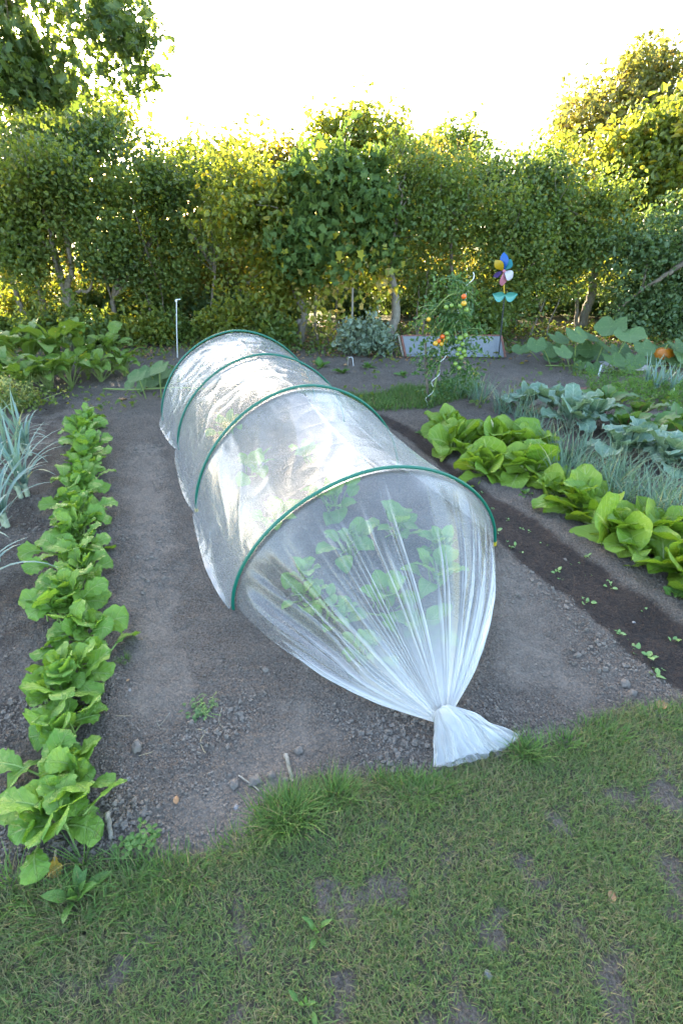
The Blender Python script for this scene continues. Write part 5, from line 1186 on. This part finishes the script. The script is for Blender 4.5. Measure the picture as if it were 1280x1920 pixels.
    for (px, py, m) in ((800, 690, 120), (840, 720, 160), (855, 690, 120), (815, 735, 120), (790, 650, 90), (830, 610, 200), (860, 600, 160), (815, 560, 90), (880, 640, 90), (870, 710, 90)):
        c = at(px, py, d); m = int(m * .55); Pl.append(c + rg.normal(0, 1, (m, 3)) * [.065, .06, .08]); Sz.append(rg.uniform(.03, .062, m))
    Pl = np.concatenate(Pl); Sz = np.concatenate(Sz); k = Pl[:, 2] > .03
    leaf_cloud(lm, Pl[k], Sz[k], rg, up=.3, asp=.5, lobed=True)
    st.build('stem', M['squash_stalk'], T); lm.build('leaves', M['tomato_leaf'], T)
    fr = [(869, 556, 'r'), (869, 569, 'y'), (873, 581, 'g'), (862, 574, 'g'), (829, 631, 'r'), (822, 639, 'r'), (834, 639, 'y'), (816, 644, 'y'), (827, 645, 'y'), (837, 625, 'g'), (838, 634, 'g'), (862, 634, 'g'), (872, 629, 'g'), (857, 641, 'g'), (866, 645, 'g'), (860, 655, 'g'), (869, 659, 'g'), (857, 664, 'g'), (864, 670, 'g'), (871, 666, 'g'), (853, 682, 'g'), (860, 690, 'g'), (846, 573, 'g'), (836, 576, 'g'), (803, 599, 'y')]
    for px, py, c in fr:
        q = at(px, py, d - .13 - rg.uniform(0, .03)); mb = MB(); sphere_to(mb, q, .0235 * rg.uniform(.85, 1.1) * np.array([1, 1, .92]), ICO3)
        o = mb.build('tomato', M[{'r': 'tomato_red', 'y': 'tomato_yel', 'g': 'tomato_grn'}[c]], T); o['label'] = {'r': 'ripe orange-red', 'y': 'ripening yellow', 'g': 'unripe green'}[c] + ' tomato'
garden()

# ------------------------------------------------------------------ light and camera
SUN_EL, SUN_AZ = R(14), R(-24)                      # low, behind the hedge, a little to the left
w = bpy.data.worlds.new('World'); SC.world = w; w.use_nodes = True
nt = w.node_tree; bg = nt.nodes['Background']
sky = nt.nodes.new('ShaderNodeTexSky'); sky.sky_type = 'NISHITA'; sky.sun_disc = False
sky.sun_elevation = SUN_EL; sky.sun_rotation = SUN_AZ; sky.air_density = 1.0; sky.dust_density = 2.0; sky.ozone_density = 1.0
nt.links.new(sky.outputs[0], bg.inputs[0]); bg.inputs[1].default_value = .15
L = bpy.data.lights.new('sun', 'SUN'); L.energy = 5.0; L.angle = R(.6); L.color = (1, .86, .62)
so = bpy.data.objects.new('sun', L); COL.objects.link(so)
dv = Vector((-math.sin(SUN_AZ) * math.cos(SUN_EL), -math.cos(SUN_AZ) * math.cos(SUN_EL), -math.sin(SUN_EL)))
so.rotation_euler = dv.to_track_quat('-Z', 'Y').to_euler(); so.location = (-4, 10, 12)
cam = bpy.data.cameras.new('camera'); co = bpy.data.objects.new('camera', cam); COL.objects.link(co)
co.location = (0, 0, H); co.rotation_euler = (math.pi / 2 - PITCH, 0, 0)
cam.sensor_fit = 'VERTICAL'; cam.sensor_height = 36; cam.sensor_width = 24; cam.lens = F / 1920 * 36; cam.clip_start = .05; cam.clip_end = 1000
SC.camera = co
SC.view_settings.view_transform = 'Standard'; SC.view_settings.look = 'None'; SC.view_settings.gamma = 1; SC.view_settings.exposure = 3.3
cy = SC.cycles
cy.max_bounces = 8; cy.diffuse_bounces = 4; cy.glossy_bounces = 3; cy.transmission_bounces = 6; cy.transparent_max_bounces = 24
cy.sample_clamp_indirect = 6; cy.caustics_reflective = False; cy.caustics_refractive = False
cy.use_adaptive_sampling = False; cy.use_denoising = True; cy.denoiser = 'OPENIMAGEDENOISE'; cy.denoising_prefilter = 'FAST'; cy.denoising_input_passes = 'RGB_ALBEDO_NORMAL'
